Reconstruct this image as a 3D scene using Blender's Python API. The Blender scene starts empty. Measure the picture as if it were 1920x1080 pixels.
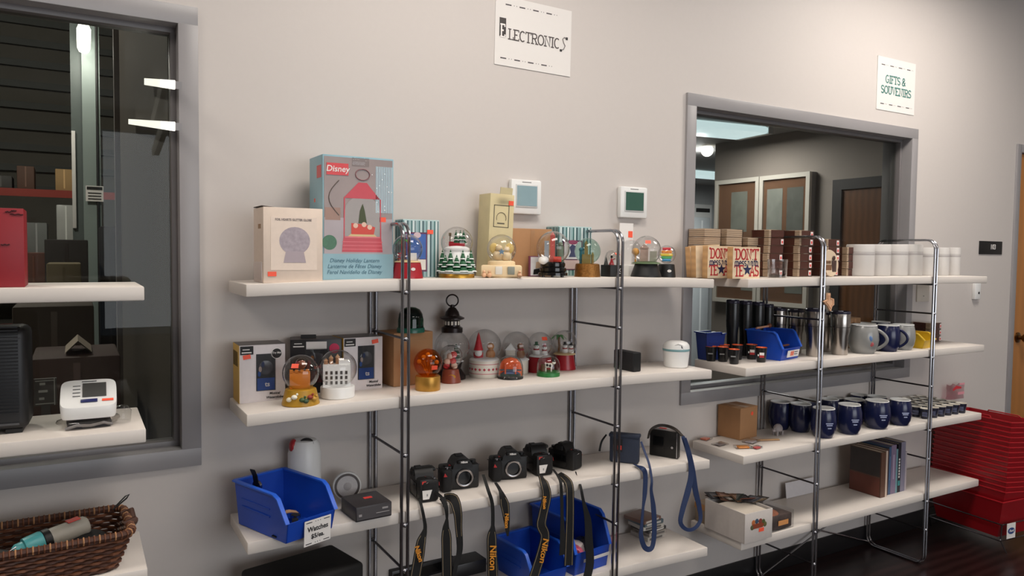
import bpy, bmesh, math, random
from mathutils import Vector, Matrix
random.seed(7)
sc = bpy.context.scene
COL = sc.collection
PI = math.pi

# ------------------------------------------------------------------ camera
F = 1395.6; YAW, PITCH, ROLL = .5316, .0475, .0116
CAM = Vector((0, 0, 1.55))
_f = Vector((math.sin(YAW)*math.cos(PITCH), math.cos(YAW)*math.cos(PITCH), -math.sin(PITCH)))
_r0 = Vector((math.cos(YAW), -math.sin(YAW), 0)); _u0 = _r0.cross(_f)
_r = math.cos(ROLL)*_r0 + math.sin(ROLL)*_u0
_u = -math.sin(ROLL)*_r0 + math.cos(ROLL)*_u0
cd = bpy.data.cameras.new('camera'); cam = bpy.data.objects.new('camera', cd); COL.objects.link(cam)
cd.sensor_width = 36; cd.lens = 36*F/1920; cd.clip_start = .05; cd.clip_end = 100
Mc = Matrix((_r, _u, -_f)).transposed().to_4x4(); Mc.translation = CAM
cam.matrix_world = Mc
sc.camera = cam

# ------------------------------------------------------------------ world, exposure, large lights
sc.view_settings.view_transform = 'Standard'; sc.view_settings.look = 'None'
sc.view_settings.gamma = 1; sc.view_settings.use_curve_mapping = False
sc.view_settings.exposure = 0.0
w = bpy.data.worlds.new('world'); sc.world = w; w.use_nodes = True
w.node_tree.nodes['Background'].inputs[0].default_value = (.75, .85, 1, 1)
w.node_tree.nodes['Background'].inputs[1].default_value = .35
def area(name, loc, target, sx, sy, power, col):
    l = bpy.data.lights.new(name, 'AREA'); l.shape = 'RECTANGLE'; l.size = sx; l.size_y = sy
    l.energy = power; l.color = col
    o = bpy.data.objects.new(name, l); COL.objects.link(o); o.location = loc
    o.rotation_euler = (Vector(target)-Vector(loc)).to_track_quat('-Z', 'Y').to_euler()
    return o
WALL = 2.44; CEIL = 3.17
# daylight coming in through the shop-front glazing behind and to the right of the camera
area('shopfront_daylight', (2.6, -4.9, 1.75), (2.6, 2, 1.5), 4.6, 2.3, 118, (.93, .96, 1.0))

# ------------------------------------------------------------------ helpers
def ray(px, py): return ((px-960)/F)*_r - ((py-540)/F)*_u + _f
def onz(px, py, z): r = ray(px, py); return CAM + r*((z-CAM.z)/r.z)
def ony(px, py, y): r = ray(px, py); return CAM + r*(y/r.y)
def onx(px, py, x): r = ray(px, py); return CAM + r*(x/r.x)
def dep(p): return (Vector(p)-CAM).dot(_f)
def mpp(p): return dep(p)/F
def zat(px, py, p): r = ray(px, py); return (CAM + r*dep(p)).z
def face(p): return -math.atan2(p[0], p[1])
def away(p): d = Vector((p[0], p[1], 0)); return d.normalized()
def lin(c):
    return tuple((x/255/12.92 if x/255 <= .04045 else ((x/255+.055)/1.055)**2.4) for x in c)

_mats = {}
def mat(name, rgb, rough=.55, metal=0, noise=0, scale=30, bump=0, coat=0, emit=0, wave=None, trans=0):
    if name in _mats: return _mats[name]
    m = bpy.data.materials.new(name); m.use_nodes = True; nt = m.node_tree; b = nt.nodes['Principled BSDF']
    c = lin(rgb)
    b.inputs['Base Color'].default_value = (*c, 1); b.inputs['Roughness'].default_value = rough
    b.inputs['Metallic'].default_value = metal; b.inputs['Coat Weight'].default_value = coat
    b.inputs['Transmission Weight'].default_value = trans
    if emit:
        b.inputs['Emission Color'].default_value = (*c, 1); b.inputs['Emission Strength'].default_value = emit
    if noise or bump or wave:
        tc = nt.nodes.new('ShaderNodeTexCoord')
        if wave:
            n = nt.nodes.new('ShaderNodeTexWave'); n.bands_direction = wave
            n.inputs['Distortion'].default_value = 2.5; n.inputs['Detail'].default_value = 3
        else:
            n = nt.nodes.new('ShaderNodeTexNoise'); n.inputs['Detail'].default_value = 4
        n.inputs['Scale'].default_value = scale
        nt.links.new(tc.outputs['Object'], n.inputs['Vector'])
        if noise:
            mx = nt.nodes.new('ShaderNodeMix'); mx.data_type = 'RGBA'
            mx.inputs['A'].default_value = (*[x*(1-noise) for x in c], 1)
            mx.inputs['B'].default_value = (*[min(1, x*(1+noise)) for x in c], 1)
            nt.links.new(n.outputs[0 if not wave else 1], mx.inputs['Factor']); nt.links.new(mx.outputs['Result'], b.inputs['Base Color'])
        if bump:
            bp = nt.nodes.new('ShaderNodeBump'); bp.inputs['Strength'].default_value = bump; bp.inputs['Distance'].default_value = .002
            nt.links.new(n.outputs[0 if not wave else 1], bp.inputs['Height']); nt.links.new(bp.outputs[0], b.inputs['Normal'])
    _mats[name] = m
    return m
def glassmat(name, tint=(255, 255, 255), refl=.9, ior=1.45, rough=.02, rim=1, pwr=4.5):
    if name in _mats: return _mats[name]
    m = bpy.data.materials.new(name); m.use_nodes = True; nt = m.node_tree
    for n in list(nt.nodes):
        if n.type == 'BSDF_PRINCIPLED': nt.nodes.remove(n)
    out = [n for n in nt.nodes if n.type == 'OUTPUT_MATERIAL'][0]
    t = nt.nodes.new('ShaderNodeBsdfTransparent'); t.inputs[0].default_value = (*lin(tint), 1)
    g = nt.nodes.new('ShaderNodeBsdfGlossy'); g.inputs['Roughness'].default_value = rough; g.inputs[0].default_value = (refl, refl, refl, 1)
    f0 = ((ior-1)/(ior+1))**2                       # Schlick: f0 + (1-f0) * facing^4.5
    lw = nt.nodes.new('ShaderNodeLayerWeight'); lw.inputs[0].default_value = .5
    pw = nt.nodes.new('ShaderNodeMath'); pw.operation = 'POWER'; pw.inputs[1].default_value = pwr
    fr = nt.nodes.new('ShaderNodeMath'); fr.operation = 'MULTIPLY_ADD'; fr.inputs[1].default_value = 1-f0; fr.inputs[2].default_value = f0
    nt.links.new(lw.outputs['Facing'], pw.inputs[0]); nt.links.new(pw.outputs[0], fr.inputs[0])
    mx = nt.nodes.new('ShaderNodeMixShader')
    if rim < 1:                                     # thick edge of the vessel absorbs a little more
        cm = nt.nodes.new('ShaderNodeMix'); cm.data_type = 'RGBA'; c = lin(tint)
        cm.inputs['A'].default_value = (*c, 1); cm.inputs['B'].default_value = (*[x*rim for x in c], 1)
        nt.links.new(pw.outputs[0], cm.inputs['Factor']); nt.links.new(cm.outputs['Result'], t.inputs[0])
    nt.links.new(fr.outputs[0], mx.inputs[0]); nt.links.new(t.outputs[0], mx.inputs[1]); nt.links.new(g.outputs[0], mx.inputs[2])
    nt.links.new(mx.outputs[0], out.inputs[0])
    _mats[name] = m
    return m

class MB:
    def __init__(s): s.v = []; s.f = []; s.mi = []
    def add(s, vs, fs, mi=0, M=None):
        o = len(s.v)
        for p in vs:
            p = Vector(p)
            s.v.append(M @ p if M else p)
        for f in fs: s.f.append([i+o for i in f]); s.mi.append(mi)
        return s
    def box(s, x0, x1, y0, y1, z0, z1, mi=0, bev=0, M=None, seg=2):
        if bev:
            bm = bmesh.new(); bmesh.ops.create_cube(bm, size=1)
            for v in bm.verts: v.co = Vector(((x0+x1)/2+v.co.x*(x1-x0), (y0+y1)/2+v.co.y*(y1-y0), (z0+z1)/2+v.co.z*(z1-z0)))
            bmesh.ops.bevel(bm, geom=bm.edges[:], offset=bev, segments=seg, affect='EDGES', profile=.5)
            bm.verts.index_update()
            s.add([v.co.copy() for v in bm.verts], [[v.index for v in f.verts] for f in bm.faces], mi, M); bm.free()
            return s
        vs = [(x, y, z) for z in (z0, z1) for y in (y0, y1) for x in (x0, x1)]
        return s.add(vs, [(0, 2, 3, 1), (4, 5, 7, 6), (0, 1, 5, 4), (2, 6, 7, 3), (0, 4, 6, 2), (1, 3, 7, 5)], mi, M)
    def lathe(s, prof, n=28, c=(0, 0, 0), mi=0, M=None, sx=1, sy=1):
        vs = []; fs = []; rings = []
        for r, z in prof:
            if r < 1e-6: rings.append([len(vs)]); vs.append((c[0], c[1], c[2]+z))
            else:
                rings.append(list(range(len(vs), len(vs)+n)))
                for i in range(n):
                    a = 2*PI*i/n; vs.append((c[0]+r*math.cos(a)*sx, c[1]+r*math.sin(a)*sy, c[2]+z))
        for a, b in zip(rings, rings[1:]):
            if len(a) == 1 and len(b) == 1: continue
            for i in range(n):
                j = (i+1) % n
                if len(a) == 1: fs.append((a[0], b[j], b[i]))
                elif len(b) == 1: fs.append((a[i], a[j], b[0]))
                else: fs.append((a[i], a[j], b[j], b[i]))
        return s.add(vs, fs, mi, M)
    def sphere(s, c, r, n=20, m=12, z0=-1, z1=1, mi=0, M=None, sx=1, sy=1, sz=1):
        a0, a1 = math.asin(z0), math.asin(z1); prof = []
        for k in range(m+1):
            a = a0+(a1-a0)*k/m; prof.append((max(0, r*math.cos(a)) if abs(math.cos(a)) > 1e-4 else 0, r*math.sin(a)*sz))
        return s.lathe(prof, n, c, mi, M, sx, sy)
    def cyl(s, c, r, h, n=20, mi=0, M=None, r2=None):
        return s.lathe([(0, 0), (r, 0), (r if r2 is None else r2, h), (0, h)], n, c, mi, M)
    def prism(s, poly, y0, y1, mi=0, M=None):           # poly in (x,z), extruded along y; counter-clockwise seen from -y
        n = len(poly); vs = [(x, y0, z) for x, z in poly]+[(x, y1, z) for x, z in poly]
        fs = [list(range(n)), list(range(2*n-1, n-1, -1))]
        for i in range(n):
            j = (i+1) % n; fs.append((j, i, i+n, j+n))
        return s.add(vs, fs, mi, M)
    def frustum(s, b, t, z0, z1, mi=0, M=None):         # b,t = (x0,x1,y0,y1)
        vs = [(x, y, z0) for y in b[2:] for x in b[:2]]+[(x, y, z1) for y in t[2:] for x in t[:2]]
        return s.add(vs, [(0, 2, 3, 1), (4, 5, 7, 6), (0, 1, 5, 4), (2, 6, 7, 3), (0, 4, 6, 2), (1, 3, 7, 5)], mi, M)
    def tube(s, pts, r, n=8, closed=False, mi=0, M=None):
        pts = [Vector(p) for p in pts]; N = len(pts); vs = []; fs = []; up = None
        for i, p in enumerate(pts):
            a = pts[(i-1) % N] if (closed or i > 0) else p; b = pts[(i+1) % N] if (closed or i < N-1) else p
            t = (b-a).normalized()
            if up is None: up = t.orthogonal().normalized()
            up = (up - t*up.dot(t)).normalized(); sd = t.cross(up)
            rr = r[i] if isinstance(r, (list, tuple)) else r
            for k in range(n):
                an = 2*PI*k/n; vs.append(p+(up*math.cos(an)+sd*math.sin(an))*rr)
        for i in range(N if closed else N-1):
            for k in range(n):
                a = i*n+k; b = i*n+(k+1) % n; c2 = ((i+1) % N)*n
                fs.append((a, b, c2+(k+1) % n, c2+k))
        if not closed: fs += [list(range(n-1, -1, -1)), list(range((N-1)*n, N*n))]
        return s.add(vs, fs, mi, M)
    def ribbon(s, pts, wid, face_dir=(0, -1, 0), th=.0018, mi=0, off=0, lift=0):
        pts = [Vector(p) for p in pts]; N = len(pts); vs = []; fs = []
        for i, p in enumerate(pts):
            t = (pts[min(i+1, N-1)]-pts[max(i-1, 0)]).normalized()
            fd = Vector(face_dir[i] if isinstance(face_dir[0], (tuple, list, Vector)) else face_dir)
            sd = t.cross(fd).normalized(); nn = sd.cross(t).normalized()
            wd = wid[i] if isinstance(wid, (list, tuple)) else wid
            o = off[i] if isinstance(off, (list, tuple)) else off
            q = p+sd*o+nn*lift
            vs += [q-sd*wd/2+nn*th/2, q+sd*wd/2+nn*th/2, q+sd*wd/2-nn*th/2, q-sd*wd/2-nn*th/2]
        for i in range(N-1):
            a = 4*i; b = a+4
            for k in range(4): fs.append((a+k, a+(k+1) % 4, b+(k+1) % 4, b+k))
        fs += [(3, 2, 1, 0), (4*N-4, 4*N-3, 4*N-2, 4*N-1)]
        return s.add(vs, fs, mi)
    def quad(s, a, b, c, d, mi=0, M=None): return s.add([a, b, c, d], [(0, 1, 2, 3)], mi, M)
    def mesh(s, name, ang=40):
        me = bpy.data.meshes.new(name); me.from_pydata([tuple(p) for p in s.v], [], s.f)
        bm = bmesh.new(); bm.from_mesh(me); bmesh.ops.recalc_face_normals(bm, faces=bm.faces[:]); bm.to_mesh(me); bm.free()
        for p, k in zip(me.polygons, s.mi): p.material_index = k
        me.shade_smooth(); me.set_sharp_from_angle(angle=math.radians(ang))
        return me
def _mm(m): return m if isinstance(m, (list, tuple)) else [m]
def part(name, mb, m, parent, label=None, world=False, ang=40):
    if world:
        R = root_inv(parent); mb.v = [R @ Vector(p) for p in mb.v]
    me = mb.mesh(name, ang)
    for x in _mm(m): me.materials.append(x)
    o = bpy.data.objects.new(name, me); COL.objects.link(o); o.parent = parent
    if label: o['label'] = label
    return o
def root_inv(o):
    M = Matrix.Identity(4)
    while o:
        L = Matrix.Translation(o.location) @ o.rotation_euler.to_matrix().to_4x4() @ Matrix.Diagonal((*o.scale, 1))
        M = L @ M; o = o.parent
    return M.inverted()
def thing(name, label, cat, loc, rz=0, group=None, rx=0, ry=0):
    o = bpy.data.objects.new(name, None); COL.objects.link(o); o.empty_display_size = .05
    o.location = loc; o.rotation_euler = (rx, ry, rz); o['label'] = label; o['category'] = cat
    if group: o['group'] = group
    return o
def solo(name, mb, m, label, cat, loc=(0, 0, 0), rz=0, group=None, ang=40):
    o = part(name, mb, m, None, label, ang=ang); o.location = loc; o.rotation_euler = (0, 0, rz); o['category'] = cat
    if group: o['group'] = group
    return o
def struct(name, mb, m, parent=None):
    o = part(name, mb, m, parent)
    if not parent: o['kind'] = 'structure'
    return o
def copy_tree(o, parent=None):
    c = o.copy(); COL.objects.link(c); c.parent = parent
    for ch in list(o.children): copy_tree(ch, c)
    return c
def TR(x=0, y=0, z=0, rx=0, ry=0, rz=0, s=1):
    return Matrix.Translation((x, y, z)) @ Matrix.Rotation(rz, 4, 'Z') @ Matrix.Rotation(ry, 4, 'Y') @ Matrix.Rotation(rx, 4, 'X') @ Matrix.Scale(s, 4)

# ---- lettering: Blender's built-in face, and a slab-serif alphabet drawn as strokes
def txt(parent, s, size, m, M, bold=0, shear=0, align='CENTER', sxs=1, ext=.0003, name='lettering', world=False):
    cu = bpy.data.curves.new('t', 'FONT'); cu.body = s; cu.size = size; cu.align_x = align; cu.align_y = 'CENTER'
    cu.offset = bold; cu.shear = shear; cu.extrude = ext; cu.resolution_u = 3; cu.space_line = .95
    ob = bpy.data.objects.new('t', cu); COL.objects.link(ob)
    me = bpy.data.meshes.new_from_object(ob.evaluated_get(bpy.context.evaluated_depsgraph_get()))
    bpy.data.objects.remove(ob); bpy.data.curves.remove(cu)
    me.name = name
    X = M @ Matrix.Rotation(PI/2, 4, 'X') @ Matrix.Diagonal((sxs, 1, 1, 1))
    if world: X = root_inv(parent) @ X
    me.transform(X); me.materials.clear(); me.materials.append(m)
    o = bpy.data.objects.new(name, me); COL.objects.link(o); o.parent = parent
    return o
def _arc(cx, cy, rx, ry, a0, a1, n=9):
    return [(cx+rx*math.cos(math.radians(a0+(a1-a0)*i/n)), cy+ry*math.sin(math.radians(a0+(a1-a0)*i/n))) for i in range(n+1)]
SL = {  # letter: (width, strokes, serif centres)
 'E': (.62, [[(.1, 0), (.1, 1)], [(.1, 1), (.55, 1), (.55, .82)], [(.1, .52), (.4, .52)], [(.1, 0), (.57, 0), (.57, .2)]], [(.1, 0), (.1, 1)]),
 'L': (.6, [[(.14, 1), (.14, 0), (.55, 0), (.55, .25)]], [(.14, 1), (.14, 0)]),
 'C': (.68, [_arc(.36, .5, .3, .5, 50, 310, 14)], []),
 'T': (.66, [[(.33, 0), (.33, 1)], [(.03, .8), (.03, 1), (.63, 1), (.63, .8)]], [(.33, 0)]),
 'R': (.72, [[(.14, 0), (.14, 1), (.4, 1)]+_arc(.4, .76, .22, .24, 90, -90, 8)+[(.14, .52)], [(.38, .52), (.64, 0)]], [(.14, 0), (.14, 1), (.64, 0)]),
 'O': (.76, [_arc(.38, .5, .32, .5, 0, 360, 20)], []),
 'N': (.8, [[(.14, 0), (.14, 1), (.66, 0), (.66, 1)]], [(.14, 0), (.14, 1), (.66, 1)]),
 'I': (.36, [[(.18, 0), (.18, 1)]], [(.18, 0), (.18, 1)]),
 'S': (.62, [_arc(.31, .75, .24, .25, 20, 270, 10)+_arc(.31, .25, .24, .25, 90, -160, 10)], []),
 'G': (.74, [_arc(.36, .5, .3, .5, 50, 330, 14)+[(.64, .45), (.42, .45)]], []),
 'F': (.6, [[(.12, 0), (.12, 1), (.55, 1), (.55, .8)], [(.12, .52), (.42, .52)]], [(.12, 0), (.12, 1)]),
 'U': (.76, [[(.14, 1), (.14, .3)]+_arc(.38, .3, .24, .3, 180, 360, 10)+[(.62, 1)]], [(.14, 1), (.62, 1)]),
 'V': (.72, [[(.08, 1), (.36, 0), (.64, 1)]], [(.08, 1), (.64, 1)]),
 'D': (.76, [[(.14, 0), (.14, 1), (.36, 1)]+_arc(.36, .5, .3, .5, 90, -90, 10)+[(.14, 0)]], [(.14, 0), (.14, 1)]),
 'A': (.74, [[(.08, 0), (.37, 1), (.66, 0)], [(.2, .35), (.54, .35)]], [(.08, 0), (.66, 0)]),
 'X': (.72, [[(.1, 0), (.62, 1)], [(.1, 1), (.62, 0)]], [(.1, 0), (.62, 0), (.1, 1), (.62, 1)]),
 "'": (.22, [[(.11, .7), (.11, 1)]], []),
 '&': (.8, [[(.72, 0), (.22, .62)]+_arc(.36, .8, .18, .2, 200, -20, 8)+[(.2, .42)]+_arc(.3, .22, .22, .22, 130, 330, 8)+[(.68, .5)]], []),
 'm': (.86, [[(.1, 0), (.1, .62)], [(.1, .5)]+_arc(.27, .42, .16, .2, 120, 0, 6)+[(.43, 0)], [(.43, .42)]+_arc(.6, .42, .16, .2, 150, 0, 6)+[(.76, 0)]], [(.1, 0), (.43, 0), (.76, 0)]),
 'e': (.56, [[(.08, .34), (.48, .34)]+_arc(.28, .32, .2, .32, 0, 310, 12)], []),
 's': (.5, [_arc(.25, .47, .17, .17, 30, 270, 8)+_arc(.25, .15, .17, .15, 90, -150, 8)], []),
 'w': (.8, [[(.06, .62), (.22, 0), (.4, .55), (.58, 0), (.74, .62)]], [(.06, .62), (.74, .62)]),
 'i': (.3, [[(.15, 0), (.15, .62)], [(.15, .82), (.15, .95)]], [(.15, 0)]),
 't': (.42, [[(.2, .9), (.2, .12), (.38, .04)], [(.04, .62), (.38, .62)]], []),
 'h': (.6, [[(.1, 0), (.1, 1)], [(.1, .45)]+_arc(.3, .42, .18, .2, 140, 0, 6)+[(.48, 0)]], [(.1, 0), (.48, 0)]),
 ' ': (.32, [], []),
}
def slab(parent, s, size, m, M, wt=.13, sxs=1, align='CENTER', name='lettering', th=.0004):
    mb = MB(); W = sum(SL[c][0] for c in s)*size*sxs
    x = -W/2 if align == 'CENTER' else 0; nk = 0
    for c in s:
        wd, st, sf = SL[c]
        for pl in st:
            nk += 1; pts = [Vector((x+p[0]*size*sxs, -(nk % 7)*3e-5, (p[1]-.5)*size)) for p in pl]
            mb.ribbon(pts, wt*size, (0, -1, 0), th)
        for p in sf:
            q = Vector((x+p[0]*size*sxs, 0, (p[1]-.5)*size)); h = wt*size*.42
            nk += 1; mb.box(q.x-.17*size*sxs, q.x+.17*size*sxs, -th/2-(nk % 7)*3e-5-2.5e-4, th/2, q.z-h, q.z+h)
        x += wd*size*sxs
    mb.v = [M @ p for p in mb.v]
    return part(name, mb, m, parent)

# ---- common materials
M_wall = mat('wall_paint', (200, 193, 188), .6, noise=.015, scale=60, bump=.05)
M_frame = mat('grey_frame_paint', (146, 143, 144), .38, noise=.05, scale=9)
M_white = mat('white_laminate', (222, 214, 206), .42, noise=.01, scale=5)
M_chrome = mat('chrome', (165, 165, 170), .22, 1, noise=.03, scale=20)
M_black = mat('black_plastic', (10, 10, 11), .45, noise=.1, scale=60)
M_blackg = mat('gloss_black', (14, 14, 15), .15, noise=.1, scale=30)
M_paper = mat('white_paper', (232, 228, 224), .55, noise=.01, scale=40)
M_ink = mat('black_ink', (28, 26, 26), .6, noise=.05)
M_tag = mat('orange_price_tag', (255, 92, 62), .5, noise=.06, scale=80)
M_kraft = mat('kraft_card', (168, 124, 84), .75, noise=.06, scale=45, bump=.05)
M_glass = glassmat('clear_globe_glass', (246, 246, 246), 1, 1.5, rim=.25, pwr=3)
M_pane = glassmat('window_pane', (238, 240, 238), .28, 1.45, .0)
M_clear = glassmat('clear_plastic', (240, 240, 240), .9, 1.35, .05)
M_whitep = mat('white_plastic', (228, 228, 226), .35, noise=.01)
M_red = mat('red_gloss', (158, 26, 38), .3, noise=.04, scale=20)
M_gold = mat('gold_paint', (196, 150, 62), .32, .8, noise=.12, scale=50)
M_snow = mat('snow_white', (240, 240, 238), .7, noise=.03, scale=60)
M_green = mat('pine_green', (28, 84, 52), .6, noise=.2, scale=80)
M_skin = mat('cream_resin', (232, 208, 168), .5, noise=.06, scale=40)
M_blue = mat('bin_blue', (20, 70, 178), .38, noise=.03, scale=10)
M_navy = mat('navy_glaze', (24, 30, 66), .22, noise=.06, scale=12)
def tagbox(parent, M, w=.02, h=.014):
    mb = MB(); mb.box(-w/2, w/2, -.0005, .0003, -h/2, h/2, M=M); return part('price_tag', mb, M_tag, parent)
# ================================================================== STRUCTURE
def wallgrid(mb, xs, zs, y0, y1, holes):
    for i in range(len(xs)-1):
        for j in range(len(zs)-1):
            if (i, j) in holes: continue
            mb.box(xs[i], xs[i+1], y0, y1, zs[j], zs[j+1])
W1 = (-2.3, .3284, .8868, 2.2703); W2 = (2.3004, 4.007, .8836, 2.2522); FW = .055
D1 = (5.062, 6.09, 0, 2.262)
mb = MB()
xs = [-4.6, W1[0]+.02, W1[1]-.02, W2[0]+.02, W2[1]-.02, D1[0]+.02, D1[1]-.02, 7.6]
def col(x0, x1, zs):
    for a, b in zs: mb.box(x0, x1, WALL, WALL+.14, a, b)
col(xs[0], xs[1], [(0, CEIL)]); col(xs[1], xs[2], [(0, W1[2]+.02), (W1[3]-.02, CEIL)])
col(xs[2], xs[3], [(0, CEIL)]); col(xs[3], xs[4], [(0, W2[2]+.02), (W2[3]-.02, CEIL)])
col(xs[4], xs[5], [(0, CEIL)]); col(xs[5], xs[6], [(D1[3]-.02, CEIL)]); col(xs[6], xs[7], [(0, CEIL)])
struct('wall_back', mb, M_wall)
# floor: dark stained planks
mf = mat('dark_floor', (34, 20, 19), .3, noise=.35, scale=5, wave='Y')
mb = MB(); mb.box(-4.6, 7.6, -5.0, WALL, -.1, 0); struct('floor', mb, mf)
mc = mat('ceiling_tile', (196, 192, 188), .8, noise=.04, scale=120, bump=.1)
mb = MB(); mb.box(-4.6, 7.6, -5.0, WALL+.14, CEIL, CEIL+.1); struct('ceiling', mb, mc)
mb = MB(); mb.box(-4.74, -4.6, -5, WALL+.14, 0, CEIL); struct('wall_left', mb, M_wall)
mb = MB(); mb.box(7.6, 7.74, -5, WALL+.14, 0, CEIL); struct('wall_right', mb, M_wall)
mb = MB()
mb.box(-4.6, .2, -5.14, -5, 0, CEIL); mb.box(5.0, 7.6, -5.14, -5, 0, CEIL); mb.box(.2, 5.0, -5.14, -5, 0, .5); mb.box(.2, 5.0, -5.14, -5, 2.95, CEIL)
struct('wall_front', mb, M_wall)
mb = MB()
for x in (.2, 1.4, 2.6, 3.8, 4.95): mb.box(x, x+.05, -5.1, -5.03, .5, 2.95)
w3 = struct('window_3', mb, M_frame)
# black rubber cove base
mb = MB()
for a, b in ((-4.6, D1[0]), (D1[1], 7.6)): mb.box(a, b, WALL-.008, WALL, 0, .1, bev=.003)
struct('baseboard_back', mb, mat('cove_base', (18, 17, 19), .45, noise=.1))

def window(name, W):
    x0, x1, z0, z1 = W; ya = WALL-.012; yb = WALL+.16
    mb = MB()
    def ring(x0, x1, z0, z1, t, y0, y1, bev=.0012):
        mb.box(x0, x1, y0, y1, z1-t, z1, bev=bev); mb.box(x0, x1, y0, y1, z0, z0+t, bev=bev)
        mb.box(x0, x0+t, y0, y1, z0+t-.002, z1-t+.002, bev=bev); mb.box(x1-t, x1, y0, y1, z0+t-.002, z1-t+.002, bev=bev)
    ring(x0, x1, z0, z1, FW, ya, yb)
    fr = struct(name, mb, M_frame)
    mb = MB(); t = FW-.004
    def ring2(): ring(x0+t, x1-t, z0+t, z1-t, .02, WALL+.045, WALL+.1)
    ring2(); st = part('glazing_stop', mb, mat('grey_stop_paint', (112, 108, 108), .4, noise=.05, scale=9), fr)
    mb = MB(); mb.box(x0+FW+.014, x1-FW-.014, WALL+.07, WALL+.076, z0+FW+.014, z1-FW-.014)
    part('pane', mb, M_pane, fr)
    return fr
window('window_1', W1); window('window_2', W2)

# door at the right-hand end of the wall
mb = MB(); x0, x1, z0, z1 = D1
mb.box(x0, x0+.05, WALL-.012, WALL+.15, 0, z1, bev=.003); mb.box(x1-.05, x1, WALL-.012, WALL+.15, 0, z1, bev=.003); mb.box(x0+.045, x1-.045, WALL-.012, WALL+.15, z1-.05, z1, bev=.003)
dfr = struct('door_1', mb, M_frame)
mb = MB(); mb.box(x0+.053, x1-.053, WALL+.012, WALL+.055, .008, z1-.053, bev=.002)
dl = part('door_leaf', mb, mat('oak_door', (168, 112, 58), .4, noise=.05, scale=4, wave='X'), dfr)
mb = MB(); X = TR(5.2, WALL+.012, 1.045, rx=PI/2)
mb.lathe([(0, 0), (.033, 0), (.033, .008), (.014, .014), (.012, .03), (.024, .038), (.03, .052), (.026, .066), (0, .07)], 24, M=X)
part('knob', mb, mat('brass_knob', (120, 88, 52), .3, 1, noise=.1), dl)
mb = MB(); mb.box(x0+.049, x0+.0545, WALL+.004, WALL+.03, .98, 1.11); part('strike_plate', mb, mat('dark_bronze', (60, 45, 35), .4, .8, noise=.1), dfr)

# ---------------------------------------------------------------- ceiling lamps of the shop
M_lampon = mat('lamp_diffuser', (255, 244, 230), .5, emit=3.5)
def troffer(x, y, power, lb, rz=0, col=(1, .93, .865)):
    t = thing('ceiling_light', 'flush fluorescent ceiling light '+lb, 'ceiling light', (x, y, CEIL), rz, 'shop ceiling lights')
    mb = MB()
    mb.box(-.62, .62, -.32, -.29, -.03, 0); mb.box(-.62, .62, .29, .32, -.03, 0); mb.box(-.62, -.59, -.29, .29, -.03, 0); mb.box(.59, .62, -.29, .29, -.03, 0)
    part('frame', mb, M_whitep, t)
    mb = MB(); mb.box(-.59, .59, -.29, .29, -.012, -.002); part('diffuser', mb, M_lampon, t)
    l = bpy.data.lights.new('tube', 'AREA'); l.shape = 'RECTANGLE'; l.size = 1.16; l.size_y = .56; l.energy = power; l.color = col
    o = bpy.data.objects.new('tube', l); COL.objects.link(o); o.parent = t; o.location = (0, 0, -.02)
for x, y, p, lb in ((3.7, 1.5, 32, 'above the gifts and souvenirs rack'), (1.2, 1.3, 26, 'above the snow globe rack'), (-1.4, 1.3, 21, 'above the wicker basket rack'), (3.9, -1.6, 7, 'over the shop floor facing the gifts rack'), (1.3, -1.6, 6, 'over the shop floor facing the globe rack'), (-1.5, -1.6, 4, 'over the shop floor facing the basket rack'), (6.3, -1.0, 5, 'over the shop floor by the wooden door')):
    troffer(x, y, p, lb)

# ---------------------------------------------------------------- what lies behind window 1: dim warehouse
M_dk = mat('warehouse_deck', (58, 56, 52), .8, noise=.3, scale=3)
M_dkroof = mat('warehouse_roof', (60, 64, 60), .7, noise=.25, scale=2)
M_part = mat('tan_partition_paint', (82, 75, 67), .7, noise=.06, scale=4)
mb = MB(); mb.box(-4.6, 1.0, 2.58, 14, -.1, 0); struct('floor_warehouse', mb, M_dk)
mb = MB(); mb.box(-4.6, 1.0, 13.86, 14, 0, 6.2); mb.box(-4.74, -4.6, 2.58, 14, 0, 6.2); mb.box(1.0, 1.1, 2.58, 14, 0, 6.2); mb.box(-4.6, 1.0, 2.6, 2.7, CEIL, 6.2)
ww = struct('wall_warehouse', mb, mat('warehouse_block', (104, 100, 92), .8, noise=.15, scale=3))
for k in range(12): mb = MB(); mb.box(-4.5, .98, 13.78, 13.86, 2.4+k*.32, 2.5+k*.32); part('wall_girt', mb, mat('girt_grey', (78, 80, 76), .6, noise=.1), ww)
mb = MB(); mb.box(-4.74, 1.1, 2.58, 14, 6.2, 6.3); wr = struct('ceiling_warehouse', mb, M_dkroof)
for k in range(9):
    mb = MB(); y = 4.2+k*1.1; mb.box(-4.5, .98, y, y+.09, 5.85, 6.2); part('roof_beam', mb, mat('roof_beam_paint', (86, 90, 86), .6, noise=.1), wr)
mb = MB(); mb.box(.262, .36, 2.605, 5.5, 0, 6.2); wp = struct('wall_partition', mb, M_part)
mb = MB(); mb.box(.232, .262, 5.4, 5.5, 0, 6.2); part('corner_trim', mb, mat('trim_grey2', (132, 126, 124), .5, noise=.05), wp)
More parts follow.
